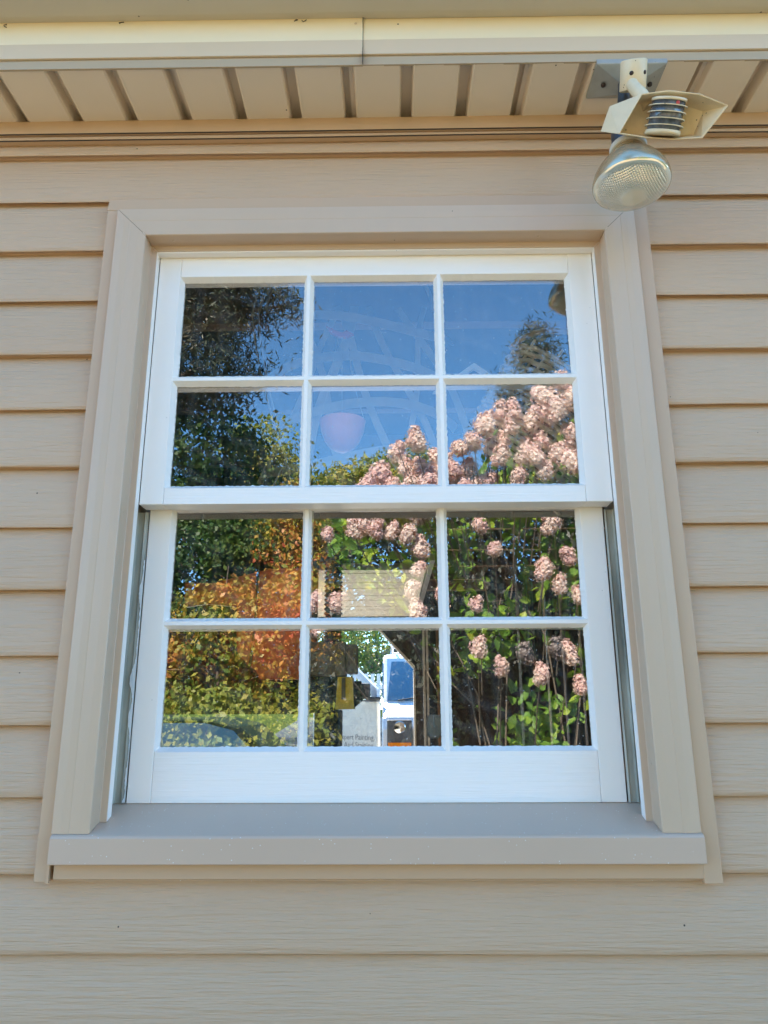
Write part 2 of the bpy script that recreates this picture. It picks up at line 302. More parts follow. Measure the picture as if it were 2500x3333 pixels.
for z, y, a, lb in ((1.0212, -.0165, .0004, 'upper of two thin dark tubes standing in for shade under the soffit trim'), (1.0112, -.0118, .0011, 'lower of two thin dark tubes standing in for shade under the soffit trim')):
    dark_line = MB().tube([(x, y, Z(z) + a * (math.sin(x * 3.0 + 1) + .6 * math.sin(x * 7))) for x in np.linspace(WX0, WX1, 60)], .0011, 6).build('shade_line', M['screw'], loc=(0, y, Z(z))); tag(dark_line, lb, 'cable', 'shade lines under the eave')  # dark tubes drawn in place of the shaded gaps at the channel lip

# --- soffit
soff = empty('eave_soffit', (0, -.07, Z(1.06)), 'cream ribbed vinyl soffit panels under the eave', 'soffit')
ZS = Z(1.050); SY0, SY1 = -.128, .018
groove0 = -.0600        # right edge of one groove at the wall; spacing 4 in
mb = MB(); xs = []
prof = []
k0 = int((WX0 - groove0) / P_) - 1; k1 = int((WX1 - groove0) / P_) + 1
for k in range(k0, k1):
    xr = groove0 + k * P_
    if k % 3 == 0: prof += [(xr - .0240, ZS), (xr - .0215, ZS + .004), (xr - .0200, ZS + .026), (xr - .0105, ZS + .027), (xr - .0100, ZS + .014), (xr - .0020, ZS + .015), (xr, ZS), (xr + .003, ZS - .0012), (xr + .007, ZS - .0008)]
    else: prof += [(xr - .0235, ZS), (xr - .0210, ZS + .004), (xr - .0195, ZS + .026), (xr - .0020, ZS + .027), (xr, ZS), (xr + .003, ZS - .0012), (xr + .007, ZS - .0008)]
vs = [(x, y, z) for y in (SY0, SY1) for x, z in prof]; n = len(prof)
mb.add(vs, [(i, i + 1, i + 1 + n, i + n) for i in range(n - 1)])
mb.build('soffit_panel', M['soffit'], soff)
# --- fascia
fas = empty('fascia_board', (0, -.13, Z(1.09)), 'cream aluminium fascia strip with a grey lower lip below the gutter', 'fascia')
SEAM = -.0445
def fascia(x0, x1, dz, dy):
    mb = MB(); mb.prism([(-.128 + dy, Z(1.0665) + dz), (-.1325 + dy, Z(1.0660) + dz), (-.1345 + dy, Z(1.0665) + dz), (-.1385 + dy, Z(1.092) + dz), (-.128 + dy, Z(1.092) + dz)], x0, x1, 'x')
    mb.build('fascia_lip', M['fascia_low'], fas)
    mb = MB(); mb.prism([(-.1265 + dy, Z(1.0485) + dz), (-.1300 + dy, Z(1.0485) + dz), (-.1305 + dy, Z(1.0655) + dz), (-.1265 + dy, Z(1.0655) + dz)], x0, x1, 'x')
    mb.build('fascia_return', M['fascia_return'], fas)
    mb = MB(); mb.prism([(-.128 + dy, Z(1.0922) + dz), (-.1385 + dy, Z(1.0922) + dz), (-.1345 + dy, Z(1.146)), (-.128 + dy, Z(1.146))], x0, x1, 'x')
    mb.build('fascia_face', M['fascia'], fas)
fascia(WX0, SEAM, -.0016, -.0025); fascia(SEAM - .01, WX1, .0012, 0)
MB().box(SEAM - .0002, SEAM + .0008, -.1390, -.1330, Z(1.047), Z(1.142)).build('joint_gap', M['gap'], fas)
mb = MB(); mb.lathe([(0, .0012), (.0016, .0010), (.0022, 0)], Matrix.Translation((SEAM - .012, -.1390, Z(1.128))) @ Matrix.Rotation(math.pi / 2, 4, 'X'), 12); mb.build('nail', M['fascia_low'], fas)
for i, (x, z) in enumerate([(-.16, 1.139), (-.145, 1.1385), (-.46, 1.139), (-.66, 1.138)]):
    pts = [(x + .004 * math.sin(t * 1.9 + i), -.1385 - .002 * math.sin(t), Z(z) - .0045 * t * (1 if i % 2 else .6) + .006 * (t > 1.4) * (i == 1)) for t in (0, .7, 1.4, 2)]
    MB().tube(pts, .0007, 5).build('twig', M['gap'], fas)
# --- gutter
mb = MB(); mb.prism([(-.1355, Z(1.142)), (-.150, Z(1.1405)), (-.205, Z(1.1405)), (-.222, Z(1.150)), (-.236, Z(1.185)), (-.252, Z(1.205)), (-.252, Z(1.235)), (-.236, Z(1.235)), (-.236, Z(1.228)), (-.2, Z(1.158)), (-.1365, Z(1.150)), (-.1365, Z(1.225)), (-.1355, Z(1.225))], WX0 - .1, WX1 + .1, 'x')
g = mb.build('rain_gutter', M['gutter'], loc=(0, -.19, Z(1.14))); tag(g, 'grey painted rain gutter along the roof edge', 'gutter')
# --- roof and the rest of the garage shell
roof = empty('garage_roof', (0, 2.7, Z(1.3)), 'brown shingled pitched roof of the garage', 'roof')
RZ, RR = Z(1.235), 1.05
mb = MB(); mb.add([(WX0 - .2, -.20, RZ), (WX1 + .2, -.20, RZ), (WX1 + .2, 2.75, RZ + RR), (WX0 - .2, 2.75, RZ + RR), (WX0 - .2, -.20, RZ + .02), (WX1 + .2, -.20, RZ + .02), (WX1 + .2, 2.75, RZ + RR + .02), (WX0 - .2, 2.75, RZ + RR + .02)],
  [(0, 3, 2, 1), (4, 5, 6, 7), (0, 1, 5, 4), (1, 2, 6, 5), (3, 0, 4, 7)])
mb.add([(WX0 - .2, 5.7, RZ), (WX1 + .2, 5.7, RZ), (WX1 + .2, 2.75, RZ + RR), (WX0 - .2, 2.75, RZ + RR), (WX0 - .2, 5.7, RZ + .02), (WX1 + .2, 5.7, RZ + .02), (WX1 + .2, 2.75, RZ + RR + .02), (WX0 - .2, 2.75, RZ + RR + .02)],
  [(0, 1, 2, 3), (4, 7, 6, 5), (0, 4, 5, 1), (1, 5, 6, 2), (3, 7, 4, 0)])
mb.build('shingles', M['shingle'], roof)
mb = MB(); mb.box(WX0, WX1, -.1255, .10, Z(1.082), Z(1.10)); mb.box(WX0, WX1, -.125, -.11, Z(1.10), Z(1.2)); mb.build('eave_framing', M['wood_dark'], roof)

GX0, GX1, GY = -3.9, 1.7, 5.4         # garage interior
DX0, DX1, DZ = -2.55, .19, Z(.655)    # garage doorway in the far wall
inn = empty('garage_interior', (0, 3, 0), 'dim wood framed garage interior seen through the window', 'garage')
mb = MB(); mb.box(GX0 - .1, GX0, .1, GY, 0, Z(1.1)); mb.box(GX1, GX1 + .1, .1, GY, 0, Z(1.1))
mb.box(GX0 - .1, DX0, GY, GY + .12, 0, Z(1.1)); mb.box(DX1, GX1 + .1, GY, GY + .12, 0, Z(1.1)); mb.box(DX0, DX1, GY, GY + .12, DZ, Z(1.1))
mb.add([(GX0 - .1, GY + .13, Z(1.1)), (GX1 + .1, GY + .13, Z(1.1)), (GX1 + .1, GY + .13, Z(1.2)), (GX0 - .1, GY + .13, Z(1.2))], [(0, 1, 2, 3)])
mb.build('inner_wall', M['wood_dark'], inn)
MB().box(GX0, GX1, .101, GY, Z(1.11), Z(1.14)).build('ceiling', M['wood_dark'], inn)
mb = MB(); mb.box(GX0, GX1, .101, GY + .25, .004, .02); mb.build('floor_slab', M['concrete'], inn)
mb = MB()
for i in range(9): mb.box(GX0, GX1, .6 + i * .58, .64 + i * .58, Z(.98), Z(1.11))
mb.build('joist', M['wood_mid'], inn)
mb = MB(); mb.prism([(DX1, Z(.655)), (DX1 - .30, Z(.655)), (DX1, Z(.33))], GY + .01, GY + .09); mb.build('corner_brace', M['wood_dark'], inn)
mb = MB(); mb.prism([(DX1 + .004, Z(.33)), (DX1 - .31, Z(.66)), (DX1 - .325, Z(.66)), (DX1 - .012, Z(.315)), (DX1 - .012, .02), (DX1 + .004, .02)], GY - .01, GY + .135); mb.build('door_trim', M['splint'], inn)
for x in (DX1 + .07, DX1 + .10, DX1 + .19, DX1 + .235):
    MB().box(x, x + .018, GY - .10, GY - .04, .02, Z(.75)).build('door_track', M['splint'] if x < .3 else M['wood_mid'], inn)
for x in (.95, 1.05, 1.16): MB().box(x, x + .04, 3.4, 3.46, .02, Z(1.1)).build('stud', M['wood_mid'], inn)

# ================================================================== THE WINDOW
win = empty('double_hung_window', (-.0285, 0, Z(-.18)), 'white double hung window of twelve panes in tan trim', 'window')
SL = lambda y: Z(-.1745 - (.0295 / .092) * (-.022 - y) * -1) if False else Z(-.1745 + (y + .022) * .0295 / .092)   # top of the sloping sill at depth y
# mitred wrapped casing; profile as (offset outward from the inner edge, y)
CI = dict(l=-.430, r=.3745, t=Z(.7995))
def ring_side(mb, prof, side, closed_bottom, gap=.0004):
    pts = []
    for o, y in prof:
        if side == 'l': a = (CI['l'] - o, y, CI['t'] + o - gap); b = (CI['l'] - o, y, closed_bottom(y))
        elif side == 'r': a = (CI['r'] + o, y, CI['t'] + o - gap); b = (CI['r'] + o, y, closed_bottom(y))
        else: a = (CI['l'] - o + gap, y, CI['t'] + o); b = (CI['r'] + o - gap, y, CI['t'] + o)
        pts.append((a, b))
    n = len(pts); nn = 8; vs = []
    for j in range(nn + 1):
        t = j / nn; vs += [tuple(a[i] * (1 - t) + b[i] * t for i in range(3)) for a, b in pts]
    mb.add(vs, [(j * n + i, j * n + i + 1, (j + 1) * n + i + 1, (j + 1) * n + i) for j in range(nn) for i in range(n - 1)])
casp = [(.0545, .004), (.0545, -.0205), (.0535, -.0220), (.040, -.0228), (.030, -.0226), (.0285, -.0222), (.014, -.0226), (.0012, -.0222), (0, -.0210), (-.0004, .0085), (-.0012, .0095), (-.0085, .0098), (-.0105, .0100), (-.0105, .0118)]
for s_, nm in (('l', 'side_casing'), ('r', 'side_casing'), ('t', 'head_casing')):
    mb = MB(); ring_side(mb, casp, s_, lambda y: SL(y) + .0006); mb.build(nm, M['casing'], win)
for x, z, r_ in [(-.4303, .672, 0), (-.4303, .30, 0), (-.4303, -.06, 0), (.3748, .66, 1), (.3748, -.085, 1)]:
    mb = MB(); mb.lathe([(0, .0012), (.0022, .0009), (.003, 0)], Matrix.Translation((x, -.004, Z(z))) @ Matrix.Rotation(math.pi / 2 * (-1 if r_ else 1), 4, 'Y'), 14); mb.build('nail', M['casing'], win)
for x in (-.385, .262):
    mb = MB(); mb.lathe([(0, -.0012), (.0022, -.0009), (.003, 0)], Matrix.Translation((x, -.006, Z(.7995))), 14); mb.build('nail', M['casing'], win)
# sill
mb = MB(); mb.prism([(.075, SL(.075) - .06), (.075, SL(.075)), (.012, SL(.012)), (-.0235, SL(-.0235)), (-.0268, SL(-.0268) - .0008), (-.0285, SL(-.028) - .003), (-.0285, Z(-.2125)), (-.0275, Z(-.2135)), (.0, Z(-.2135)), (.0, Z(-.24))][::-1], -.4825, .4298, 'x')
mb.build('window_sill', M['sill'], win, bevel=.0006)
mb = MB(); mb.prism([(.0, Z(-.2135)), (-.0102, Z(-.2135)), (-.0115, Z(-.216)), (-.0112, Z(-.2345)), (-.009, Z(-.2362)), (.0, Z(-.2362))], -.4795, .4325, 'x'); mb.build('sill_apron', M['trim'], win)
# white stops either side and at the head
mb = MB()
def jamb_box(mb, side, xa, xb, y0, y1, zt):
    vs = []
    for (x, y) in ((xa, y0), (xb, y0), (xb, y1), (xa, y1)): vs += [(x, y, SL(y) + .001), (x, y, zt)]
    mb.add(vs, [(0, 2, 3, 1), (2, 4, 5, 3), (4, 6, 7, 5), (6, 0, 1, 7), (1, 3, 5, 7), (0, 6, 4, 2)])
jamb_box(mb, 'l', -.432, -.4190, .0120, .0272, Z(.7885)); jamb_box(mb, 'r', .3635, .377, .0120, .0272, Z(.7885))
mb.box(-.419, .3635, .0120, .0272, Z(.7865), Z(.81)); mb.build('window_stop', M['white'], win)
for xa, xb, nm in ((-.455, -.4345, 'l'), (.379, .3995, 'r')):       # jambs
    mb = MB(); jamb_box(mb, nm, xa, xb, .012, .13, Z(.82)); mb.build('jamb', M['track'], win)
for xa, xb in ((-.4345, -.4130), (.3575, .379)):                      # parting strip track beside the lower sash
    mb = MB(); nz = 60; vs = []
    for i in range(nz + 1):
        t = i / nz; z = (SL(.066) + .0015) * (1 - t) + Z(.318) * t
        for u in (0, .12, .2, .62, .72, .9, 1): vs.append((xa + (xb - xa) * u, .0655 - .0022 * (u in (.12, .72)) + .0016 * (u in (.2, .62)) + random.uniform(-.0002, .0002), z))
    mb.add(vs, [(i * 7 + j, i * 7 + j + 1, (i + 1) * 7 + j + 1, (i + 1) * 7 + j) for i in range(nz) for j in range(6)]); mb.build('sash_track', M['track'], win)
mb = MB()
xe = -.4128; pts_o = []; z = SL(.066) + .003                            # smears of white paint on the left track
while z < Z(.235):
    pts_o.append((xe - .0008 - max(0, .0085 * (.5 + .5 * math.sin(z * 33)) * (.55 + .45 * math.sin(z * 91 + 1)) * min(1, (Z(.235) - z) * 12)) - random.uniform(0, .0012), z)); z += .0035
n = len(pts_o); mb.add([(x, .0628, z) for x, z in pts_o] + [(xe, .0628, z) for x, z in pts_o], [(i, i + n, i + n + 1, i + 1) for i in range(n - 1)]); mb.build('paint_smear', M['track_white'], win)
mb = MB(); mb.box(-.45, .395, .012, .13, Z(.81), Z(.83)); mb.build('head_jamb', M['white'], win)

def ragged(a, b, n, amp):
    """points from a to b with small ragged offsets (fractions)"""
    return [(a + (b - a) * i / n, (random.uniform(-1, 1) * amp + (random.random() < .06) * random.uniform(0, amp * 2)) if 0 < i < n else 0) for i in range(n + 1)]
def sash(name, x0, x1, z0, z1, yf, yg, th, xs, zs, bev, rail_mat_bottom, bottom_joint):
    ox0, ox1 = xs[0][0] - bev[0], xs[-1][1] + bev[0]; oz0, oz1 = zs[-1][0] - bev[1], zs[0][1] + bev[2]
    mb = MB(); mb.box(x0, ox0, yf, yf + th, z0, z1); mb.box(ox1, x1, yf, yf + th, z0, z1)      # stiles
    mb.box(ox0 + .0002, ox1 - .0002, yf + .0003, yf + th, oz1, z1)
    s = mb.build(name, M['white'], win, loc=((x0 + x1) / 2, yf, z0), bevel=.0012)
    mb = MB(); mb.box(ox0 + .0003, ox1 - .0003, yf + .0004, yf + th, z0, oz0); mb.build('bottom_rail', rail_mat_bottom, s, bevel=.001)
    # putty bevels + muntins
    mb = MB()
    for i, (a, b) in enumerate(xs):
        L = (a - bev[0]) if i == 0 else (xs[i - 1][1] + a) / 2 - .0028 + .0056
        R = (b + bev[0]) if i == len(xs) - 1 else (b + xs[i + 1][0]) / 2 - .0028
        for j, (c, d) in enumerate(zs):
            T = (d + bev[2]) if j == 0 else (d + zs[j - 1][0]) / 2 - .003
            B = (c - bev[1]) if j == len(zs) - 1 else (c + zs[j + 1][1]) / 2 + .003
            N = 64; am = .0006; yo = yf + .0006
            def strip(outer, inner):
                n = len(outer); mb.add(outer + inner, [(k, k + 1, k + 1 + n, k + n) for k in range(n - 1)], True)
            r_ = ragged(0, 1, N, am); strip([(L + (R - L) * t, yo, B) for t, _ in r_], [(a + (b - a) * t, yg - .0003, c + e) for t, e in r_])
            r_ = ragged(0, 1, N, am); strip([(R + (L - R) * t, yo, T) for t, _ in r_], [(b + (a - b) * t, yg - .0003, d - e) for t, e in r_])
            r_ = ragged(0, 1, N, am); strip([(L, yo, T + (B - T) * t) for t, _ in r_], [(a + e, yg - .0003, d + (c - d) * t) for t, e in r_])
            r_ = ragged(0, 1, N, am); strip([(R, yo, B + (T - B) * t) for t, _ in r_], [(b - e, yg - .0003, c + (d - c) * t) for t, e in r_])
    for i in range(len(xs) - 1):
        xm = (xs[i][1] + xs[i + 1][0]) / 2
        mb.box(xm - .0030, xm + .0030, yf + .0004, yf + .004, oz0 - .001, oz1 + .001); mb.box(xm - .008, xm + .008, yg + .0035, yf + th - .002, oz0 - .003, oz1 + .003)
    for j in range(len(zs) - 1):
        zm = (zs[j][0] + zs[j + 1][1]) / 2
        mb.box(ox0 - .001, ox1 + .001, yf + .0006, yf + .004, zm - .0031, zm + .0031); mb.box(ox0 - .003, ox1 + .003, yg + .0037, yf + th - .0025, zm - .010, zm + .010)
    mb.build('muntin_grid', M['putty'], s)
    for (c, d) in zs:
        for (a, b) in xs:
            o = MB().box(-(b - a) / 2 - .004, (b - a) / 2 + .004, 0, .0028, -(d - c) / 2 - .004, (d - c) / 2 + .004).build('glass_pane', M['glass'])
            o.parent = s; o.location = Vector(((a + b) / 2, yg, (c + d) / 2)) - world_loc(s)
            o.rotation_euler = (math.radians(random.uniform(-.22, .22)), 0, math.radians(random.uniform(-.22, .22)))   # hand-puttied panes sit a hair off true
            me_ = o.data
    return s
US = sash('upper_sash', -.4185, .3632, Z(.3215), Z(.800), .0280, .0400, .036, [(-.373, -.156), (-.1385, .0775), (.0950, .3135)], [(Z(.557), Z(.7415)), (Z(.3560), Z(.5370))], (.0060, .0060, .0060), M['white_h'], 0)
LS = sash('lower_sash', -.4125, .3560, SL(.066) + .0012, Z(.345), .0665, .0785, .036, [(-.3695, -.1525), (-.1370, .0755), (.0930, .3115)], [(Z(.1390), Z(.3215)), (Z(-.0630), Z(.1210))], (.0055, .0065, .0040), M['white_h'], 0)

# channel trim (J-channel) around the casing, part of the siding wall
mb = MB()
for x0, x1, zb in ((JX0, -.4850, Z(-.2385)), (.4295, JX1, Z(-.2415))):
    mb.box(x0, x1, -.0118, .012, zb, Z(.8795) - .02 if x0 < 0 else Z(.86))
mb.build('side_channel', M['trim'], wall, bevel=.0010)
mb = MB(); mb.prism([(JX0 - .001, Z(.8585)), (-.486, Z(.8575)), (-.4845, Z(.8560)), (.4300, Z(.8560)), (JX1, Z(.8545)), (JX1, Z(.8790)), (JX0 + .002, Z(.8805))], -.0128, .004); mb.build('head_channel', M['trim'], wall, bevel=.0008)
MB().box(-.488, -.4844, -.0150, -.010, Z(-.239), Z(-.2137)).build('channel_return', M['trim'], wall)

# ================================================================== FLOODLIGHT
fl = empty('security_floodlight', (.41, -.094, Z(1.045)), 'motion sensor floodlight with reflector bulb hanging from the soffit', 'floodlight')
cx, cy = .4105, -.0945; zp = Z(1.047)
mb = MB(); hx, hy = .0595, .0365
ring = [(-hx, -hy), (hx, -hy), (hx, hy), (-hx, hy)]
vs = [(cx + a, cy + b, zp + .006) for a, b in ring] + [(cx + a, cy + b, zp - .002) for a, b in ring] + [(cx + a * .98, cy + b * .97, zp - .0035) for a, b in ring] + [(cx + a * .16, cy + b * .25, zp - .022) for a, b in ring]
mb.add(vs, [(0, 4, 5, 1), (1, 5, 6, 2), (2, 6, 7, 3), (3, 7, 4, 0), (4, 8, 9, 5), (5, 9, 10, 6), (6, 10, 11, 7), (7, 11, 8, 4), (8, 12, 13, 9), (9, 13, 14, 10), (10, 14, 15, 11), (11, 15, 12, 8), (12, 15, 14, 13)])
mb.build('base_plate', M['plate'], fl, bevel=.0008)
for x in (cx - .040, cx + .040):
    MB().lathe([(0, -.004), (.0038, -.0035), (.0042, 0)], Matrix.Translation((x, cy - .002, zp - .011)), 14).build('screw', M['screw'], fl)
MB().tube([(cx - .004, cy - .002, zp - .008), (cx - .006, cy - .012, zp - .026), (cx - .014, cy - .020, zp - .050), (.391, -.120, Z(.950)), (.391, -.124, Z(.925))], [.0115, .0125, .0095, .0105, .012], 18).build('lamp_knuckle', M['gun_metal'], fl)
# ivory swivel can with two screws, elbow neck
can = Vector((.3985, -.158, Z(.991)))
a = MB().tube([(cx + .006, cy - .004, zp - .010), (.405, -.125, Z(1.015)), (.400, -.150, Z(1.002))], .011, 16).build('sensor_arm', M['ivory'], fl)
mt = Matrix.Translation(can) @ Matrix.Rotation(math.radians(-5), 4, 'Y') @ Matrix.Rotation(math.radians(38), 4, 'X')
sw = MB().lathe([(0, .021), (.0195, .021), (.0208, .0195), (.0208, -.0215), (.0200, -.0225), (.0185, -.0225), (.0185, -.018), (0, -.018)], mt, 40).build('swivel_cap', M['ivory'], fl)
for ang, zz in ((-118, .001), (-52, .001)):
    d = Vector((math.cos(math.radians(ang)), math.sin(math.radians(ang)), 0)); p = d * .0205 + Vector((0, 0, zz))
    MB().lathe([(0, .0016), (.0026, .0012), (.0042, -.001)], mt @ Matrix.Translation(p) @ d.to_track_quat('Z', 'Y').to_matrix().to_4x4(), 14).build('cap_screw', M['screw'], sw)
MB().tube([(.3965, -.158, Z(.978)), (.3925, -.164, Z(.965)), (.3935, -.172, Z(.949)), (.3990, -.180, Z(.928)), (.4080, -.181, Z(.903))], [.0085, .0092, .0098, .0105, .0105], 18).build('neck', M['ivory'], fl)
# sensor housing: flared open tray turned to the right
sc_ = Vector((.4246, -.180, Z(.884))); R_ = Matrix.Translation(sc_) @ Euler((math.radians(36), math.radians(9), math.radians(-6))).to_matrix().to_4x4()
def shell(mb, prof_back, prof_front, thick):
    n = len(prof_back); inn_ = lambda p, f: Vector((p[0] * f, p[1], p[2] * f))
    B = [Vector(p) for p in prof_back]; F = [Vector(p) for p in prof_front]
    Bi = [Vector((p.x * .95, p.y - .003, p.z * .92)) for p in B]; Fi = [Vector((p.x * .965, p.y, p.z * .94)) for p in F]
    vs = [R_ @ p for p in B + F + Fi + Bi]; fs = []
    for i in range(n):
        j = (i + 1) % n
        fs += [(i, j, n + j, n + i), (n + i, n + j, 2 * n + j, 2 * n + i), (2 * n + i, 2 * n + j, 3 * n + j, 3 * n + i)]
    fs += [tuple(range(n - 1, -1, -1)), tuple(range(3 * n, 4 * n))]
    mb.add(vs, fs)
bk = [(-.088, .010, -.020), (-.02, .010, -.027), (.03, .010, -.027), (.056, .006, -.023), (.064, .006, .013), (.03, .010, .023), (-.02, .010, .024), (-.080, .010, .016)]
ft = [(-.062, -.022, -.026), (-.02, -.026, -.031), (.02, -.026, -.032), (.063, -.024, -.028), (.092, -.020, .018), (.045, -.030, .031), (.0, -.032, .034), (-.038, -.026, .029)]
mb = MB(); shell(mb, bk, ft, .002); mh = mb.build('sensor_housing', M['ivory'], fl, bevel=.0010)
lm = R_ @ Matrix.Translation((.004, -.020, 0)) @ Matrix.Rotation(math.radians(2), 4, 'Y')
MB().lathe([(0, .021), (.0245, .021), (.0245, -.0195), (0, -.0195)], lm, 40).build('sensor_lens', M['sensor'], mh)
mb = MB()
for h in (-.0135, -.0045, .0045, .0135):
    mb.lathe([(.0244, h - .0006), (.0285, h - .0006), (.0285, h + .0006), (.0244, h + .0006)], lm, 36, False)
mb.build('lens_rib', M['ivory'], mh)
MB().lathe([(.0, -.0195), (.0262, -.0195), (.0266, -.0255), (0, -.026)], lm, 36).build('lens_base', M['ivory'], mh)
MB().lathe([(0, .0240), (.0262, .0240), (.0262, .0200), (0, .0200)], lm, 36).build('lens_cap', M['ivory'], mh)
mb = MB(); mb.lathe([(0, .0015), (.0026, .001), (.003, 0)], lm @ Matrix.Translation((.010, -.0228, .0165)) @ Matrix.Rotation(math.pi / 2, 4, 'X'), 12); mb.build('indicator_lamp', M['red'], mh)
# lamp holder, gasket and bulb
fc = Vector((.3875, -.1290, Z(.795))); nrm = Vector((-.03, -.04, -1)).normalized(); q_ = (-nrm).to_track_quat('Z', 'Y'); lampM = Matrix.Translation(fc) @ q_.to_matrix().to_4x4()
MB().lathe([(.0240, .080), (.0252, .083), (.0250, .115), (.0245, .134), (.0235, .138), (.015, .140), (0, .140)], lampM, 40).build('lamp_holder', M['gun_metal'], fl)
MB().lathe([(.0255, .0765), (.0280, .0760), (.0295, .0780), (.0295, .0840), (.0275, .0860), (.0255, .0860)], lampM, 40).build('gasket', M['gasket'], fl)
bulb = MB().lathe([(.0600, .008), (.0607, .0115), (.0602, .017), (.0575, .027), (.0515, .039), (.0430, .051), (.0350, .060), (.0290, .066), (.0252, .070), (.0243, .078), (.0235, .090)], lampM, 64).build('bulb', M['mirror_glass'], fl)
fo = MB().lathe([(0, -.0165), (.012, -.0158), (.020, -.0145), (.025, -.0132), (.032, -.0105), (.038, -.0078), (.045, -.0038), (.050, -.0006), (.0565, .0045), (.0597, .0080), (.0605, .0105)], Matrix(), 64).build('bulb_face', M['bulb_face'])
fo.parent = bulb; fo.rotation_euler = q_.to_euler(); fo.location = fc - world_loc(bulb)
#==REST==
# ================================================================== THINGS INSIDE, BEHIND THE GLASS
def P(x, y, z): return (x, y, Z(z))
def strip(mb, pts, wd, th, nrm=(0, -1, 0)):
    """flat splint following pts"""
    pts = [Vector(p) for p in pts]; nv = Vector(nrm); vs = []
    for i, p in enumerate(pts):
        d = (pts[min(i + 1, len(pts) - 1)] - pts[max(i - 1, 0)]).normalized(); s_ = d.cross(nv).normalized() * wd / 2; n_ = s_.cross(d).normalized() * th / 2
        vs += [p + s_ + n_, p - s_ + n_, p - s_ - n_, p + s_ - n_]
    fs = [(i * 4 + a, i * 4 + (a + 1) % 4, i * 4 + 4 + (a + 1) % 4, i * 4 + 4 + a) for i in range(len(pts) - 1) for a in range(4)]
    mb.add(vs, fs + [(3, 2, 1, 0), tuple(len(vs) - 4 + k for k in range(4))]); return mb
# open splint basket hanging in the upper panes
ob = empty('splint_basket', P(-.08, .56, 1.0), 'pale open weave splint basket hanging behind the upper middle panes', 'basket')
mb = MB(); C0 = Vector(P(-.08, .58, .76))
for k in range(9):                                   # ribs, two families leaning across each other
    for sgn in (1, -1):
        t = (k - 4) / 4
        jt = random.uniform(-.03, .03); pts = [C0 + Vector((t * .20 + jt + sgn * (.07 + jt) * u + .02 * t * u + .012 * math.sin(u * 3 + k), -.10 * math.cos(u * 1.3) * math.cos(t * 1.1), -.24 * u)) for u in np.linspace(-1, 1, 12)]
        if (k + (sgn > 0)) % 2 and k not in (0, 5): strip(mb, pts, random.uniform(.012, .026), .0012)
mb.build('rib', M['splint'], ob)
mb = MB()
for k, h in enumerate((-.20, -.09, .03, .15)):
    pts = [C0 + Vector((.25 * math.sin(a) * (1 - .25 * abs(h)), -.115 * math.cos(a), h + .025 * math.sin(a * 2 + k))) for a in np.linspace(-1.35, 1.35, 16)]
    strip(mb, pts, .024, .0012)
mb.build('weaver', M['splint'], ob)
mb = MB(); mb.tube([C0 + Vector((.22 * math.cos(a) - .03, 0, .24 + .20 * math.sin(a) - .55 * (a > 3) * 0)) for a in np.linspace(0, math.pi, 24)], .0055, 8); mb.build('handle', M['splint'], ob)
# long cane loop left of it
pts = [(-.262, .465), (-.235, .53), (-.262, .60), (-.300, .735), (-.318, .826), (-.327, .89), (-.316, .942), (-.30, .975), (-.288, .985)]
mb = MB(); mb.tube([P(x, .40, z) for x, z in pts], .0022, 8); mb.tube([P(x + .012 + .03 * max(0, .75 - z), .415, z) for x, z in pts[3:]] , .0022, 8); mb.tube([P(-.214, .40, .44), P(-.244, .40, .56), P(-.285, .40, .72), P(-.305, .40, .83), P(-.312, .40, .90), P(-.300, .40, .96), P(-.288, .40, .985)], .0020, 8)
tag(mb.build('cane_loop', M['splint'], loc=P(-.3, .4, .98)), 'thin pale cane loop hanging behind the upper left panes', 'cane')
# dark wicker hamper, tilted, right hand panes
wk = empty('wicker_basket', P(.28, .20, .40), 'brown woven wicker basket leaning behind the right upper pane', 'basket')
rot = Matrix.Translation(P(.285, .215, .500)) @ Matrix.Rotation(math.radians(38), 4, 'Y')
mb = MB()
nr, ns = 18, 20; Rb = .128
def bpt(a, h, off): rr = Rb * (1 + 1.2 * h) + off; return rot @ Vector((rr * math.sin(a), -.55 * rr * math.cos(a), h))
for j in range(nr):
    h = -.095 + .22 * j / (nr - 1)
    pts = [bpt(a, h + .003 * math.sin(a * 3 + j), .0036 * math.cos(ns * a + math.pi * (j % 2))) for a in np.linspace(-1.6, 1.6, 90)]
    mb.tube(pts, .0052, 5)
mb.build('weave', M['wicker'], wk)
mb = MB()
for k in range(ns):
    a = -1.57 + math.pi * k / (ns - 1); mb.tube([bpt(a, h, 0) for h in np.linspace(-.10, .13 + .02 * math.sin(k * 2.1), 6)], .003, 5)
mb.build('stake', M['wicker'], wk)
mb = MB(); mb.tube([rot @ Vector((.155 * math.cos(a), 0, .13 + .12 * math.sin(a))) for a in np.linspace(0, math.pi, 20)], .0065, 8); mb.build('handle', M['wicker'], wk)
mb = MB(); mb.prism([(-.085, 0), (0, .064), (.085, 0), (.073, 0), (0, .052), (-.073, 0)], 0, .010); rf = mb.build('wooden_peak', M['splint'], loc=(0, 0, 0)); rf.location = P(.168, .22, .605); tag(rf, 'small peaked wooden hanger above the wicker basket', 'hanger')
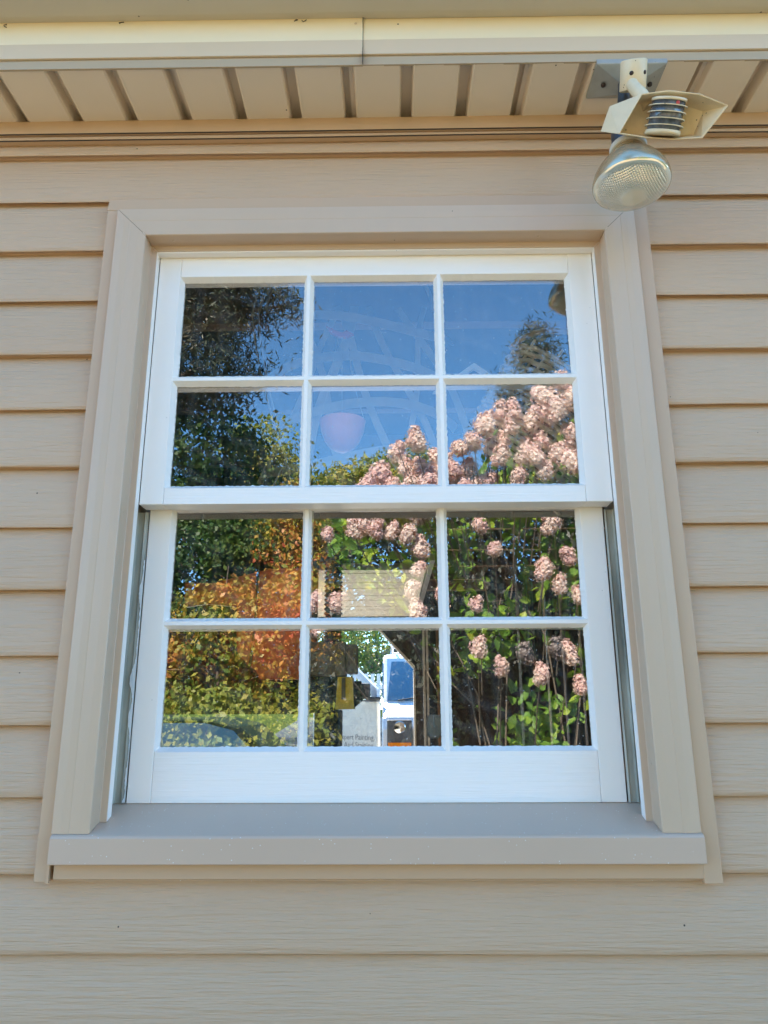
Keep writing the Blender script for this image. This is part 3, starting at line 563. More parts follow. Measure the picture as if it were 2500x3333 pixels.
# red bird and pink dish on threads
bd = MB().prism([(-.035, .026), (-.026, .010), (-.010, .000), (.009, -.002), (.026, .005), (.019, .009), (.010, .014), (.002, .009), (-.010, .012), (-.022, .019)], 0, .010).build('bird_ornament', M['red'], loc=None); bd.location = P(-.107, .30, .776)
tag(bd, 'small red bird ornament hanging behind the upper middle pane', 'ornament')
dish = empty('hanging_dish', P(-.103, .30, .557), 'round pink dish hanging on three threads behind the middle pane', 'dish')
MB().lathe([(0, -.062), (.014, -.060), (.027, -.052), (.038, -.036), (.045, -.016), (.0485, .004), (.0495, .006), (.0475, .006), (.036, -.030), (.02, -.050), (0, -.056)], Matrix.Translation(P(-.103, .30, .570)), 44).build('bowl', M['pink'], dish)
for a, z0 in ((-.150, .575), (-.103, .577), (-.057, .575)): MB().tube([P(a, .29, z0), P(-.105 + (a + .103) * .55, .295, .66), P(-.106 + (a + .103) * .2, .30, .772)], .0007, 5).build('thread', M['splint'], dish)
# corrugated hose
mb = MB()
mb.lathe([(.0182 if i % 2 else .0140, .355 - .30 * i / 69) for i in range(70)], Matrix.Translation(P(-.1135, .26, 0)), 24, False)
tag(mb.build('corrugated_hose', M['black'], loc=P(-.1135, .26, .05)), 'black corrugated hose standing upright behind the centre panes', 'hose')
mb = MB(); mb.box(-.152, -.087, .22, .28, Z(.0505), Z(.112)); mb.box(-.087, -.066, .224, .276, Z(.0555), Z(.108)); tag(mb.build('brown_carton', M['kraft'], loc=P(-.11, .25, .05), bevel=.003), 'brown carton above the yellow tool behind the lower middle pane', 'carton')
yt = empty('yellow_tool', P(-.088, .25, -.008), 'bright yellow tool case with a slot and black ribbed side', 'tool')
MB().prism([(-.105, Z(-.008)), (-.0705, Z(-.007)), (-.074, Z(.0495)), (-.101, Z(.0497))], .225, .27).build('case', M['yellow'], yt, bevel=.0015)
MB().box(-.0935, -.0865, .2235, .229, Z(.010), Z(.048)).build('slot', M['kraft'], yt)
mb = MB()
for i in range(9): mb.prism([(-.0735 + i * .0018, Z(-.0055 + i * .0014)), (-.0722 + i * .0018, Z(-.0055 + i * .0014)), (-.0735 + i * .0018, Z(.042)), (-.0748 + i * .0018, Z(.042))], .23, .268)
mb.build('ribbed_side', M['black'], yt)
mb = MB(); mb.box(-.141, -.095, .215, .285, Z(-.19), Z(-.0085)); mb.box(-.146, -.090, .21, .29, Z(-.2), Z(-.19)); mb.box(-.158, -.1005, .24, .285, Z(-.0085), Z(.0505)); tag(mb.build('black_box', M['black'], loc=P(-.12, .25, -.2), bevel=.003), 'upright black box under the yellow tool at the window', 'box')
bench = empty('workbench', P(0, .5, -.23), 'dark wooden workbench under the window inside the garage', 'workbench')
MB().box(-1.2, .9, .14, .80, Z(-.235), Z(-.2005)).build('top', M['wood_dark'], bench)
for x in (-1.1, .8):
    for y in (.2, .74): MB().box(x - .04, x + .04, y - .04, y + .04, .022, Z(-.236)).build('leg', M['wood_dark'], bench)
# tan pouch
pc = empty('leather_pouch', P(.0725, .25, -.058), 'small rounded tan leather pouch hanging at the lower middle pane', 'pouch')
out = [(.0137 * math.copysign(abs(math.cos(a)) ** .6, math.cos(a)), .021 * math.copysign(abs(math.sin(a)) ** .8, math.sin(a))) for a in np.linspace(0, 2 * math.pi, 28, endpoint=False)]
MB().prism([(.0725 + a, Z(-.038) + b) for a, b in out], .235, .255).build('flap', M['leather'], pc, bevel=.003)
MB().tube([P(.0715, .2345, -.018), P(.0725, .2345, -.034), P(.0732, .2345, -.039)], .0009, 6).build('seam', M['splint'], pc)
# wall cabinet, orange sheet, cable, red box, small things deeper inside
cb = empty('hanging_cabinet', P(-.7, 2.1, -.035), 'dark hanging cupboard deep inside behind the left panes', 'cupboard')
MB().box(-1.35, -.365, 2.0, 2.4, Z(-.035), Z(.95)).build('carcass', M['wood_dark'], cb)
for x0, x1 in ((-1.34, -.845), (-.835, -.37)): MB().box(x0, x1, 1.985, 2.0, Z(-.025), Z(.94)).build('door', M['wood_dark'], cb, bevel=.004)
tag(MB().prism([(-.414, Z(.238)), (-.36, Z(.235)), (-.304, Z(.249)), (-.245, Z(.263)), (-.180, Z(.2645)), (-.176, Z(.0475)), (-.256, Z(.048)), (-.304, Z(.101)), (-.308, Z(.1875)), (-.365, Z(.194)), (-.411, Z(.188))], .30, .315).build('orange_sheet', M['orange'], loc=P(-.29, .3, .047), bevel=.003), 'bright orange moulded plastic sheet leaning behind the lower left panes', 'plastic sheet')
mb = MB(); mb.tube([P(-.262, .27, .35), P(-.262, .27, .218), P(-.264, .27, .145), P(-.269, .27, .083), P(-.272, .27, .065)], .003, 8); mb.tube([P(-.287, .27, .054), P(-.281, .27, .063), P(-.271, .27, .067), P(-.262, .27, .062), P(-.256, .27, .052)], .0036, 8)
tag(mb.build('black_cable', M['black'], loc=P(-.262, .27, .35)), 'black cable with a hook hanging over the orange sheet', 'cable')
tag(MB().box(-.335, -.268, 1.58, 1.66, Z(.086), Z(.128)).build('red_box', M['red'], loc=P(-.30, 1.6, .086), bevel=.004), 'small red box behind the lower middle pane edge', 'box')
tag(MB().box(-.92, -.80, 1.58, 1.66, Z(.13), Z(.21)).build('red_crate', M['red'], loc=P(-.86, 1.6, .13), bevel=.004), 'red plastic crate behind the lowest left pane', 'crate')
mb = MB(); mb.prism([(.342, Z(.455)), (.352, Z(.485)), (.375, Z(.500)), (.395, Z(.500)), (.405, Z(.480)), (.430, Z(.440)), (.425, Z(.380)), (.360, Z(.372)), (.356, Z(.41)), (.372, Z(.44))], 1.58, 1.62)
tag(mb.build('carved_decoy', M['wood_mid'], loc=P(.39, 1.6, .372), bevel=.008), 'brown carved wooden decoy hanging behind the lower right panes', 'carving')
tag(MB().tube([P(.212, 1.6, .455), P(.287, 1.6, .60), P(.36, 1.6, .74)], .014, 8).build('wooden_pole', M['wood_mid'], loc=P(.212, 1.6, .455)), 'slanting brown wooden pole behind the lower right pane', 'pole')
for i, (x, z0, z1) in enumerate(((.503, .16, .47), (.527, .16, .465), (.578, .16, .40))):
    o = MB().tube([P(x, 1.6 + i * .02, z0), P(x + .004, 1.6 + i * .02, z1)], .0035, 8).build('metal_rod', M['steel'], loc=P(x, 1.6, z0)); tag(o, ('left of three', 'middle of three', 'shortest of three')[i] + ' thin steel rods standing behind the right panes', 'rod', 'steel rods leaning inside the garage')
tag(MB().box(.475, .505, 1.62, 1.68, .022, Z(1.0)).build('wooden_post', M['wood_mid'], loc=(.49, 1.65, .022)), 'tan wooden post inside behind the right panes', 'post')
# raised sectional door
dr = empty('garage_door', (-1.2, 4, Z(.74)), 'cream panelled overhead garage door raised flat under the ceiling', 'garage door')
for k in range(4):
    y0 = 2.95 + k * .56; mb = MB(); mb.box(DX0, DX1, y0, y0 + .558, Z(.745), Z(.785)); s_ = mb.build('door_section', M['cream_door'], dr, bevel=.001)
    mb = MB()
    for j in range(4):
        xa = DX0 + .08 + j * .67; 
        for (a, b, c, d) in ((xa, xa + .57, y0 + .10, y0 + .115), (xa, xa + .57, y0 + .44, y0 + .455), (xa, xa + .015, y0 + .115, y0 + .44), (xa + .555, xa + .57, y0 + .115, y0 + .44)): mb.box(a, b, c, d, Z(.7425), Z(.7452))
    mb.build('panel_moulding', M['cream_door'], s_)
MB().box(DX1 + .01, DX1 + .04, 2.7, GY - .05, Z(.75), Z(.79)).build('ceiling_track', M['steel'], dr)

# ================================================================== OUTSIDE, BEYOND THE GARAGE (+y)
def struct(o): o['kind'] = 'structure'; return o
gr = MB(); R0 = 260
gr.add([(-R0, -R0, -.004), (R0, -R0, -.004), (R0, R0, -.004), (-R0, R0, -.004)], [(0, 1, 2, 3)]); struct(gr.build('ground', M['grass']))
struct(MB().add([(-9, -8, 0), (9, -7.5, 0), (9, 0, 0), (-9, 0, 0)], [(0, 1, 2, 3)]).build('bounce_gravel_sheet', M['bounce_gravel']))  # ground sheet added to throw warm bounce light at the wall
struct(MB().add([(-7, 5.66, .008), (6, 5.66, .008), (6, 11, .008), (-7, 11, .008)], [(0, 1, 2, 3)]).build('bounce_apron', M['concrete']))  # hidden pale slab, added to bounce light up onto the raised door
struct(MB().add([(-3.2, 5.66, .004), (5.5, 5.66, .004), (9, 30, .004), (14, 95, .004), (-11.8, 95, .004), (-5.6, 30, .004)], [(0, 1, 2, 3, 4, 5)]).build('driveway', M['asphalt']))
van = empty('white_van', (.9, 9, 0), 'white work van facing the garage with its door open', 'van')
vx0, vx1 = -.125, 1.87
prof = [(6.90, .42), (6.86, .60), (6.88, 1.02), (6.93, 1.30), (7.02, 1.42), (7.38, 1.575), (7.86, 2.10), (8.10, 2.16), (9.5, 2.19), (11.9, 2.17), (12.05, 2.0), (12.1, .45)]
vb = MB().prism(prof, vx0, vx1, 'x').build('body', M['van_white'], van, bevel=.05)
yw = lambda z: 7.38 + (z - 1.575) * (7.86 - 7.38) / (2.10 - 1.575)
def wsq(x0, x1, zb, zt, off=-.008): return [(x0, yw(zb) + off, zb + .004), (x1, yw(zb) + off, zb + .004), (x1 - .05, yw(zt) + off, zt + .004), (x0 + .05, yw(zt) + off, zt + .004)]
v_ = wsq(vx0 + .055, vx1 - .055, 1.592, 2.055); MB().add([tuple(p) for p in v_] + [(p[0], p[1] + .01, p[2] - .002) for p in v_], [(0, 1, 2, 3), (0, 3, 7, 4), (1, 5, 6, 2), (0, 4, 5, 1), (3, 2, 6, 7)]).build('windscreen', M['auto_glass'], van)
MB().tube([(.05, 7.375, 1.60), (.30, 7.40, 1.635), (.75, 7.43, 1.665)], .007, 6).build('wiper', M['black'], van)
hl = MB().box(vx0 + .055, vx0 + .32, 6.855, 6.94, 1.10, 1.395).build('headlight', M['van_grey'], van, bevel=.012)
MB().lathe([(0, .012), (.05, .008), (.062, 0)], Matrix.Translation((vx0 + .19, 6.855, 1.32)) @ Matrix.Rotation(math.pi / 2, 4, 'X'), 20).build('reflector', M['chrome'], hl)
MB().box(vx0 + .065, vx0 + .31, 6.845, 6.858, 1.105, 1.165).build('turn_signal', M['amber'], hl)
hl2 = MB().box(vx1 - .32, vx1 - .055, 6.855, 6.94, 1.10, 1.395).build('headlight', M['van_grey'], van, bevel=.012)
MB().lathe([(0, .012), (.05, .008), (.062, 0)], Matrix.Translation((vx1 - .19, 6.855, 1.32)) @ Matrix.Rotation(math.pi / 2, 4, 'X'), 20).build('reflector', M['chrome'], hl2)
MB().box(vx0 + .34, vx1 - .34, 6.85, 6.93, 1.0, 1.38).build('grille', M['van_grey'], van, bevel=.01)
MB().box(vx0 - .02, vx1 + .02, 6.72, 6.90, .45, .72).build('bumper', M['van_grey'], van, bevel=.03)
for x in (vx0 + .12, vx1 - .12):
    for y in (7.55, 11.0):
        wh = MB().lathe([(0, -.12), (.30, -.12), (.36, -.10), (.36, .10), (.30, .12), (0, .12)], Matrix.Translation((x, y, .365)) @ Matrix.Rotation(math.pi / 2, 4, 'Y'), 28).build('wheel', M['rubber'], van)
        MB().lathe([(0, .03), (.1, .03), (.2, 0), (.2, -.01)], Matrix.Translation((x + (-.125 if x < 1 else .125), y, .365)) @ Matrix.Rotation(math.pi / 2 * (-1 if x < 1 else 1), 4, 'Y'), 24).build('hub', M['steel'], wh)
for y in (8.3, 9.4, 10.6):
    MB().tube([(vx0 + .1, y, 2.17), (vx0 + .1, y, 2.26), (vx1 - .1, y, 2.26), (vx1 - .1, y, 2.17)], .015, 6).build('roof_rack_bar', M['steel'], van)
for x in (vx0 + .12, .5, 1.3): MB().tube([(x, 7.9, 2.27), (x, 11.4, 2.27)], .015, 6).build('ladder_rail', M['steel'], van)
# dark side window strip behind the pillar
MB().prism([(7.45, 1.63), (7.84, 2.04), (8.45, 2.06), (8.45, 1.63)], vx0 - .006, vx0 + .02, 'x').build('side_window', M['auto_glass'], van)
# open door, hinged at the front
hx_, hy_ = vx0 - .015, 7.42; du = Vector((-.80, .60, 0)).normalized(); dn = Vector((-du.y, du.x, 0)) * -1
dn = Vector((-.60, -.80, 0)).normalized()
def dpt(u, z, w=0): p = Vector((hx_, hy_, 0)) + du * u + dn * w; return (p.x, p.y, z)
def dplate(poly, w0, w1):
    mb = MB(); n = len(poly); mb.add([dpt(u, z, w0) for u, z in poly] + [dpt(u, z, w1) for u, z in poly], [tuple(range(n)), tuple(range(2 * n - 1, n - 1, -1))] + [(i, i + n, (i + 1) % n + n, (i + 1) % n) for i in range(n)]); return mb
door = dplate([(0, .55), (.02, 1.59), (1.0, 1.60), (1.0, .55), (.3, .5)], 0, .06).build('open_door', M['van_door'], van, bevel=.01)
dplate([(.02, 1.59), (.03, 1.73), (.36, 1.99), (.50, 2.03), (1.0, 2.04), (1.0, 1.60), (.94, 1.60), (.93, 1.965), (.52, 1.955), (.41, 1.925), (.115, 1.68), (.09, 1.60)], .005, .05).build('window_frame', M['van_white'], door)
dplate([(.02, 1.588), (1.0, 1.598), (1.0, 1.615), (.02, 1.608)], -.004, .064).build('belt_seal', M['van_grey'], door)
mi = MB(); c = Vector(dpt(.12, 1.70, .17)); mi.box(c.x - .085, c.x + .075, c.y - .05, c.y + .05, 1.615, 1.79); mi.box(c.x + .02, c.x + .20, c.y - .02, c.y + .05, 1.60, 1.64); mi.build('side_mirror', M['black'], door, bevel=.02)
def text(s_, size, u_end, z, nm):
    cu = bpy.data.curves.new(nm, 'FONT'); cu.body = s_; cu.size = size; cu.align_x = 'RIGHT'; cu.extrude = .0008
    tmp = bpy.data.objects.new(nm, cu); COL.objects.link(tmp); bpy.context.view_layer.update()
    me = bpy.data.meshes.new_from_object(tmp.evaluated_get(bpy.context.evaluated_depsgraph_get())); bpy.data.objects.remove(tmp)
    me.materials.clear(); me.materials.append(M['letter']); o = bpy.data.objects.new(nm, me); COL.objects.link(o)
    X = -du; Y = Vector((0, 0, 1)); Zv = X.cross(Y)
    mm = Matrix((X, Y, Zv)).transposed().to_4x4(); p = dpt(u_end, z, .0618); o.parent = door
    o.rotation_euler = mm.to_euler(); o.location = Vector(p) - world_loc(door)
text('Expert Painting.\nAnd Staining ', .086, .045, 1.165, 'door_lettering')
car = empty('dark_car', (-2.7, 8.3, 0), 'dark parked car low behind the bottom left pane', 'car')
MB().prism([(-5.2, .25), (-5.2, .8), (-4.4, .98), (-3.8, 1.30), (-3.2, 1.40), (-2.2, 1.40), (-1.8, 1.31), (-1.45, 1.0), (-1.0, .92), (-.75, .8), (-.75, .25)], 7.6, 9.3).build('body', M['car_paint'], car, bevel=.07)
MB().prism([(-4.2, 1.0), (-3.7, 1.27), (-3.2, 1.355), (-2.2, 1.355), (-1.86, 1.27), (-1.6, 1.0)], 7.585, 9.315).build('window', M['auto_glass'], car)
for x in (-4.4, -1.6):
    for y in (7.7, 9.2): MB().lathe([(0, -.1), (.31, -.1), (.31, .1), (0, .1)], Matrix.Translation((x, y, .32)) @ Matrix.Rotation(math.pi / 2, 4, 'X'), 24).build('wheel', M['rubber'], car)
nh = empty('neighbour_house', (6, 30, 0), 'pale clapboard neighbour house with dark roof beyond the van', 'house')
mb = MB(); mb.box(-.4, 12, 26, 34, 0, 3.2); mb.prism([(-.4, 3.2), (12, 3.2), (5.8, 6.0)], 26, 34); mb.build('wall', M['house_paint'], nh)
MB().prism([(-1.0, 2.95), (5.8, 6.05), (12.6, 2.95), (12.6, 3.15), (5.8, 6.25), (-1.0, 3.15)], 25.6, 34.4).build('roof', M['shingle'], nh)
for x in (1.2, 4.5, 8.6): wf = MB().box(x, x + 1, 25.93, 26.05, 1.0, 2.3).build('window', M['fence'], nh); MB().box(x + .08, x + .92, 25.91, 25.935, 1.08, 2.22).build('pane', M['auto_glass'], wf)
fe = empty('picket_fence', (0, 16, 0), 'white picket fence beside the driveway beyond the van', 'fence')
mb = MB()
for i in range(22): mb.box(-1.5 + i * .14, -1.5 + i * .14 + .08, 16, 16.02, .1, 2.25)
mb.build('picket', M['fence'], fe); mb = MB(); mb.box(-1.5, 1.55, 16.02, 16.06, .5, .6); mb.box(-1.5, 1.55, 16.02, 16.06, 1.9, 2.0); mb.build('rail', M['fence'], fe)

# ================================================================== PLANTS
def leaves(name, C, Nrm, size, wl, material, parent, fold=False, spread=1.0):
    """C: leaf centres (n,3); Nrm: preferred outward directions; one small quad or folded leaf each"""
    n = len(C); a = rng.normal(size=(n, 3)) + Nrm * 1.2; a /= np.linalg.norm(a, axis=1)[:, None]
    b = rng.normal(size=(n, 3)); b[:, 2] -= .5 * spread; b -= (b * a).sum(1)[:, None] * a; b /= np.linalg.norm(b, axis=1)[:, None]; c = np.cross(a, b)
    s = size * rng.uniform(.6, 1.25, n)[:, None]
    if fold:
        P6 = [C - b * s * .5, C - b * s * .12 + c * s * wl * .5 + a * s * .12, C + b * s * .25 + c * s * wl * .36 + a * s * .09, C + b * s * .56, C + b * s * .25 - c * s * wl * .36 + a * s * .09, C - b * s * .12 - c * s * wl * .5 + a * s * .12]
        V = np.stack(P6, 1).reshape(-1, 3); F = (np.arange(n)[:, None, None] * 6 + np.array([[0, 1, 2, 3], [0, 3, 4, 5]])[None]).reshape(-1, 4)
    else:
        P4 = [C - b * s * .5, C + c * s * wl * .5, C + b * s * .5, C - c * s * wl * .5]; V = np.stack(P4, 1).reshape(-1, 3); F = np.arange(n * 4).reshape(-1, 4)
    me = bpy.data.meshes.new(name); me.vertices.add(len(V)); me.vertices.foreach_set('co', V.astype(np.float32).ravel())
    me.loops.add(F.size); me.loops.foreach_set('vertex_index', F.ravel().astype(np.int32)); me.polygons.add(len(F)); me.polygons.foreach_set('loop_start', (np.arange(len(F)) * 4).astype(np.int32)); me.polygons.foreach_set('loop_total', np.full(len(F), 4, np.int32))
    me.materials.append(material); me.update(); me.validate()
    if parent is not None: me.transform(Matrix.Translation(-Vector(world_loc(parent))))
    o = bpy.data.objects.new(name, me); COL.objects.link(o); o.parent = parent; return o
def clumps(crowns, nc, cs, nl):
    """crowns: ellipsoids (x,y,z,rx,ry,rz,weight). nc clumps in all, each nl leaves within cs"""
    cr = np.array(crowns, float); wt = cr[:, 6] / cr[:, 6].sum(); k = rng.choice(len(cr), nc, p=wt)
    d = rng.normal(size=(nc, 3)); d /= np.linalg.norm(d, axis=1)[:, None]; r = rng.uniform(.25, 1, nc) ** .45
    cc = cr[k, :3] + d * r[:, None] * cr[k, 3:6]; s = cs * rng.uniform(.5, 1.4, nc)
    i = np.repeat(np.arange(nc), nl); g = rng.normal(size=(nc * nl, 3)) * .5; C = cc[i] + g * s[i][:, None] * np.array([1, 1, .7]); return cc, C, d[i]
def tree(name, label, base, h, r0, crowns, nc, cs, nl, size, wl, lm, category='tree', spread=1, group=None, nlimb=14):
    t = empty(name, (base[0], base[1], 0), label, category, group); cc, C, N = clumps(crowns, nc, cs, nl)
    mb = MB(); top = Vector((base[0] + .02 * h, base[1], h)); n = 7
    mid = [Vector((base[0], base[1], 0)).lerp(top, i / (n - 1)) + Vector((random.uniform(-.02, .02) * h * (0 < i < n - 1), 0, 0)) for i in range(n)]
    mb.tube(mid, [r0 * (1 - .8 * i / (n - 1)) for i in range(n)], 10)
    for q in cc[rng.choice(len(cc), min(nlimb, len(cc)), replace=False)]:
        q = Vector(q); z0 = max(.25 * h * (category == 'tree'), min(h * .92, q.z - .3 * (q - top).length)); tt = z0 / h; st = Vector((base[0], base[1], 0)).lerp(top, tt)
        mb.tube([st, st.lerp(q, .5) + Vector((0, 0, .04 * h)), q], [r0 * (1 - .8 * tt) * .5, r0 * .25, r0 * .08], 6)
    mb.build('trunk', M['bark'], t); leaves('crown', C, N, size, wl, lm, t, spread=spread); return t
# seen mirrored in the panes: the garden side (-y)
tree('pine_tree', 'tall pine with browning needles reflected in the left panes', (-4.2, -9.5), 9.5, .22, [(-4.0, -9, 9.7, 2.0, 1.6, 2.2, 3), (-2.6, -9, 10.4, 1.3, 1.2, 0.8, 2), (-3.4, -9, 8.1, 1.3, 1.3, 1.1, 3), (-2.4, -9, 7.65, 0.9, 0.7, 0.28, 0.7), (-3.0, -9, 6.7, 1.0, 1, 0.8, 1.6), (-1.6, -9, 10.0, 0.5, 0.5, 0.35, 0.4)], 620, .42, 85, .15, .16, M['needle'], nlimb=30, spread=0)
tree('maple_tree', 'dark green leafy tree reflected low in the second left pane', (-3.7, -10.5), 4.6, .14, [(-3.6, -10, 5.6, 1.35, 1, 1.5, 3), (-2.6, -10.4, 4.7, 0.9, 0.9, 1.1, 2)], 260, .4, 55, .10, .6, M['leaf_green'])
tree('birch_tree', 'yellow green tree reflected beside the dark pine', (-3.2, -15.5), 6.6, .15, [(-3.1, -15.5, 6.5, 1.15, 1, 1.75, 2), (-2.0, -16, 5.6, 0.9, 0.9, 1.6, 2)], 260, .45, 55, .13, .6, M['leaf_yellow'])
tree('elm_tree', 'yellowing round tree reflected below the pink dish', (-1.3, -17.5), 6.6, .15, [(-1.4, -17, 6.55, 0.8, 0.9, 1.3, 2), (-0.55, -17.4, 6.85, 0.6, 0.8, 1.3, 1.5), (0.3, -17, 6.85, 0.9, 0.8, 1.5, 1.5)], 300, .4, 55, .13, .6, M['leaf_yellow'])
tree('spruce_tree', 'tall dark conifer reflected behind the blooms at the right', (5.4, -22), 14.0, .25, [(5.3, -22, 13.5, 0.75, 0.8, 1.3, 2), (5.1, -22, 12.0, 1.5, 1, 0.7, 2), (5.5, -22, 10.7, 1.5, 1.2, 0.9, 2), (4.2, -22, 10.4, 1.3, 0.6, 0.35, 0.8), (5.2, -22, 9.4, 1.9, 1.3, 0.9, 2.5), (3.6, -22, 8.8, 1.2, 0.6, 0.3, 0.7), (5.2, -22, 7.7, 2.4, 1.4, 1.2, 3), (7.0, -22, 9.3, 1.2, 1, 1.6, 2)], 620, .5, 40, .26, .14, M['needle_dark'], nlimb=26, spread=0)
ph = empty('privet_hedge', (-2.6, -9.6, 0), 'green hedge behind the autumn shrubs at the left', 'hedge')
cc, C, N = clumps([(-5.0, -9.6, 1.3, 1.1, .5, 1.5, 1), (-3.6, -9.6, 1.4, 1.1, .5, 1.6, 1), (-2.2, -9.6, 1.4, 1.1, .5, 1.6, 1), (-.9, -9.6, 1.4, .9, .5, 1.6, 1)], 520, .3, 50)
leaves('foliage', C, N, .08, .6, M['leaf_green'], ph)
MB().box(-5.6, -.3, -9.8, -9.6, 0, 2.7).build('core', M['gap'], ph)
# shrubs of the border, autumn colours
SH = [('burning_bush', 'red and orange autumn shrub reflected in the lower left panes', (-1.75, -6.0), 2.9, [(-1.7, -6, 2.0, .75, .5, .75, 3), (-1.0, -6.2, 2.2, .45, .45, .75, 2), (-2.4, -6.1, 1.7, .5, .5, .6, 2)], 'leaf_autumn', .068),
      ('viburnum_shrub', 'green and yellow shrub reflected in the lowest left pane', (-1.6, -5.2), 1.7, [(-1.5, -5.2, 1.15, .75, .45, .55, 3), (-.85, -5.3, 1.15, .35, .4, .55, 1), (-2.3, -5.3, 1.1, .5, .5, .6, 2)], 'leaf_yellow', .068),
      ('laurel_shrub', 'dark green shrub reflected in the third left pane', (-2.6, -7.2), 4.0, [(-2.5, -7.2, 3.2, .75, .5, .8, 3), (-1.8, -7.3, 3.2, .5, .5, .6, 1.6)], 'leaf_green', .07),
      ('maple_sapling', 'orange leaved sapling reflected beside the green shrub', (-1.2, -7.3), 4.2, [(-1.2, -7.3, 3.2, .65, .5, .95, 3), (-1.6, -7.2, 2.4, .8, .5, .6, 1.5)], 'leaf_autumn', .06)]
for nm, lb, b_, h_, cr, lm, sz in SH: tree(nm, lb, b_, h_, .035, cr, 260, .20, 55, sz, .62, M[lm], 'shrub', nlimb=20)
hd = empty('yew_hedge', (1.2, -5.6, 0), 'dark evergreen hedge behind the pink flowering shrub', 'hedge')
cc, C, N = clumps([(-.15, -5.7, 1.6, .75, .5, 1.6, 1.2), (.9, -5.6, 1.75, .9, .5, 1.75, 2), (2.2, -5.6, 2.0, .9, .5, 2.0, 2), (3.3, -5.6, 2.0, .8, .5, 2.1, 1.6)], 1150, .27, 60)
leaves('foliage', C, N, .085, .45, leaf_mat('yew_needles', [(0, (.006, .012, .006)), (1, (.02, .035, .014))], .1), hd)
MB().box(-.3, 3.6, -5.85, -5.70, 0, 2.7).build('core', M['gap'], hd)  # dark slab standing in for the shade inside the hedge
# hydrangea
hy = empty('hydrangea_shrub', (.9, -3.5, 0), 'tall hydrangea with pink flower heads reflected at the right', 'shrub')
def top_z(x): return np.interp(x, [-.6, -.2, .05, .35, .76, 1.2, 1.8, 2.4], [1.15, 1.36, 1.66, 1.62, 1.85, 2.02, 2.15, 1.9])
n0 = 4200; X = rng.uniform(-.5, 2.3, n0 * 3); Zr = rng.uniform(-1.2, 2.1, n0 * 3); Yv = -3.25 - rng.uniform(0, 1, n0 * 3) ** .7 * .9
low = np.interp(Zr, [-1.2, .3, .7, 1.0], [.42, .30, -.1, -.5]); keep = (Zr < top_z(X) - .04) & (X > low)
clump = np.sin(X * 9 + Zr * 4) + np.sin(Zr * 8 - X * 5 + 1) + rng.normal(size=X.size) * .8; keep &= clump > (.35 + .35 * (Zr < .15) - .5 * (Zr > .9))
C = np.stack([X, Yv, Zr + EYE], 1)[keep]; leaves('foliage', C, np.tile([[0, .5, .6]], (len(C), 1)), .095, .58, M['leaf_bush'], hy, fold=True)
mb = MB()
for i in range(11):
    xb = .9 + random.uniform(-.35, .45); xt = random.uniform(-.35, 2.1); zt = float(top_z(xt)) - random.uniform(.05, .9)
    p0 = Vector((xb, -3.9, 0)); p2 = Vector((xt, -3.55 - random.uniform(0, .5), Z(zt))); p1 = p0.lerp(p2, .55) + Vector((-(xt - xb) * .2, 0, .25))
    mb.tube([p0, p1, p2], [.008, .006, .003], 6)
    for _ in range(2):
        q = p1.lerp(p2, random.random()); mb.tube([q, q + Vector((random.uniform(-.25, .25), random.uniform(-.1, .15), random.uniform(.05, .3)))], [.004, .002], 5)
BR = mb
def head_mesh(nm, mt_, n, seed):
    """a panicle: one big lobe and two small ones of four-petalled florets round a tight core"""
    r = np.random.default_rng(seed); V = []; F = []
    lobes = [((0, 0, .012), .044, .050, n), ((r.uniform(-.03, .03), r.uniform(-.02, .02), -.026), .038, .034, n // 2), ((r.uniform(-.022, .022), r.uniform(-.02, .02), .050), .026, .030, n // 3)]
    for (cx_, cy_, cz_), rx_, rz_, m_ in lobes:
        d = r.normal(size=(m_, 3)); d /= np.linalg.norm(d, axis=1)[:, None]; c = d * np.array([rx_, rx_, rz_]) * r.uniform(.80, 1.22, m_)[:, None] + np.array([cx_, cy_, cz_])
        t = np.cross(d + r.normal(size=(m_, 3)) * .35, r.normal(size=(m_, 3))); t /= np.linalg.norm(t, axis=1)[:, None]; u = np.cross(d, t)
        for i in range(m_):
            s_ = .0075 * r.uniform(.7, 1.3)
            for k in range(4):
                a = math.pi / 2 * k; e = t[i] * math.cos(a) + u[i] * math.sin(a); f = -t[i] * math.sin(a) + u[i] * math.cos(a)
                o = len(V); V += [c[i], c[i] + (e * .6 + f * .55) * s_ + d[i] * .002, c[i] + e * s_ * 1.25 + d[i] * .001, c[i] + (e * .6 - f * .55) * s_ + d[i] * .002]; F.append((o, o + 1, o + 2, o + 3))
        o = len(V); nu, nv = 9, 6
        for b in range(nv + 1):
            for a in range(nu): th = math.pi * b / nv; ph_ = 2 * math.pi * a / nu; q = r.uniform(.62, .86); V.append((cx_ + q * rx_ * math.sin(th) * math.cos(ph_), cy_ + q * rx_ * math.sin(th) * math.sin(ph_), cz_ + q * rz_ * math.cos(th)))
        F += [(o + b * nu + a, o + b * nu + (a + 1) % nu, o + (b + 1) * nu + (a + 1) % nu, o + (b + 1) * nu + a) for b in range(nv) for a in range(nu)]
    me = bpy.data.meshes.new(nm); me.from_pydata([tuple(v) for v in V], [], F); me.materials.append(mt_); me.update(); return me
HM = [head_mesh('flower_head', M['petal'], 190, k) for k in range(6)]; HD = head_mesh('flower_head_dry', M['petal_dry'], 150, 9)
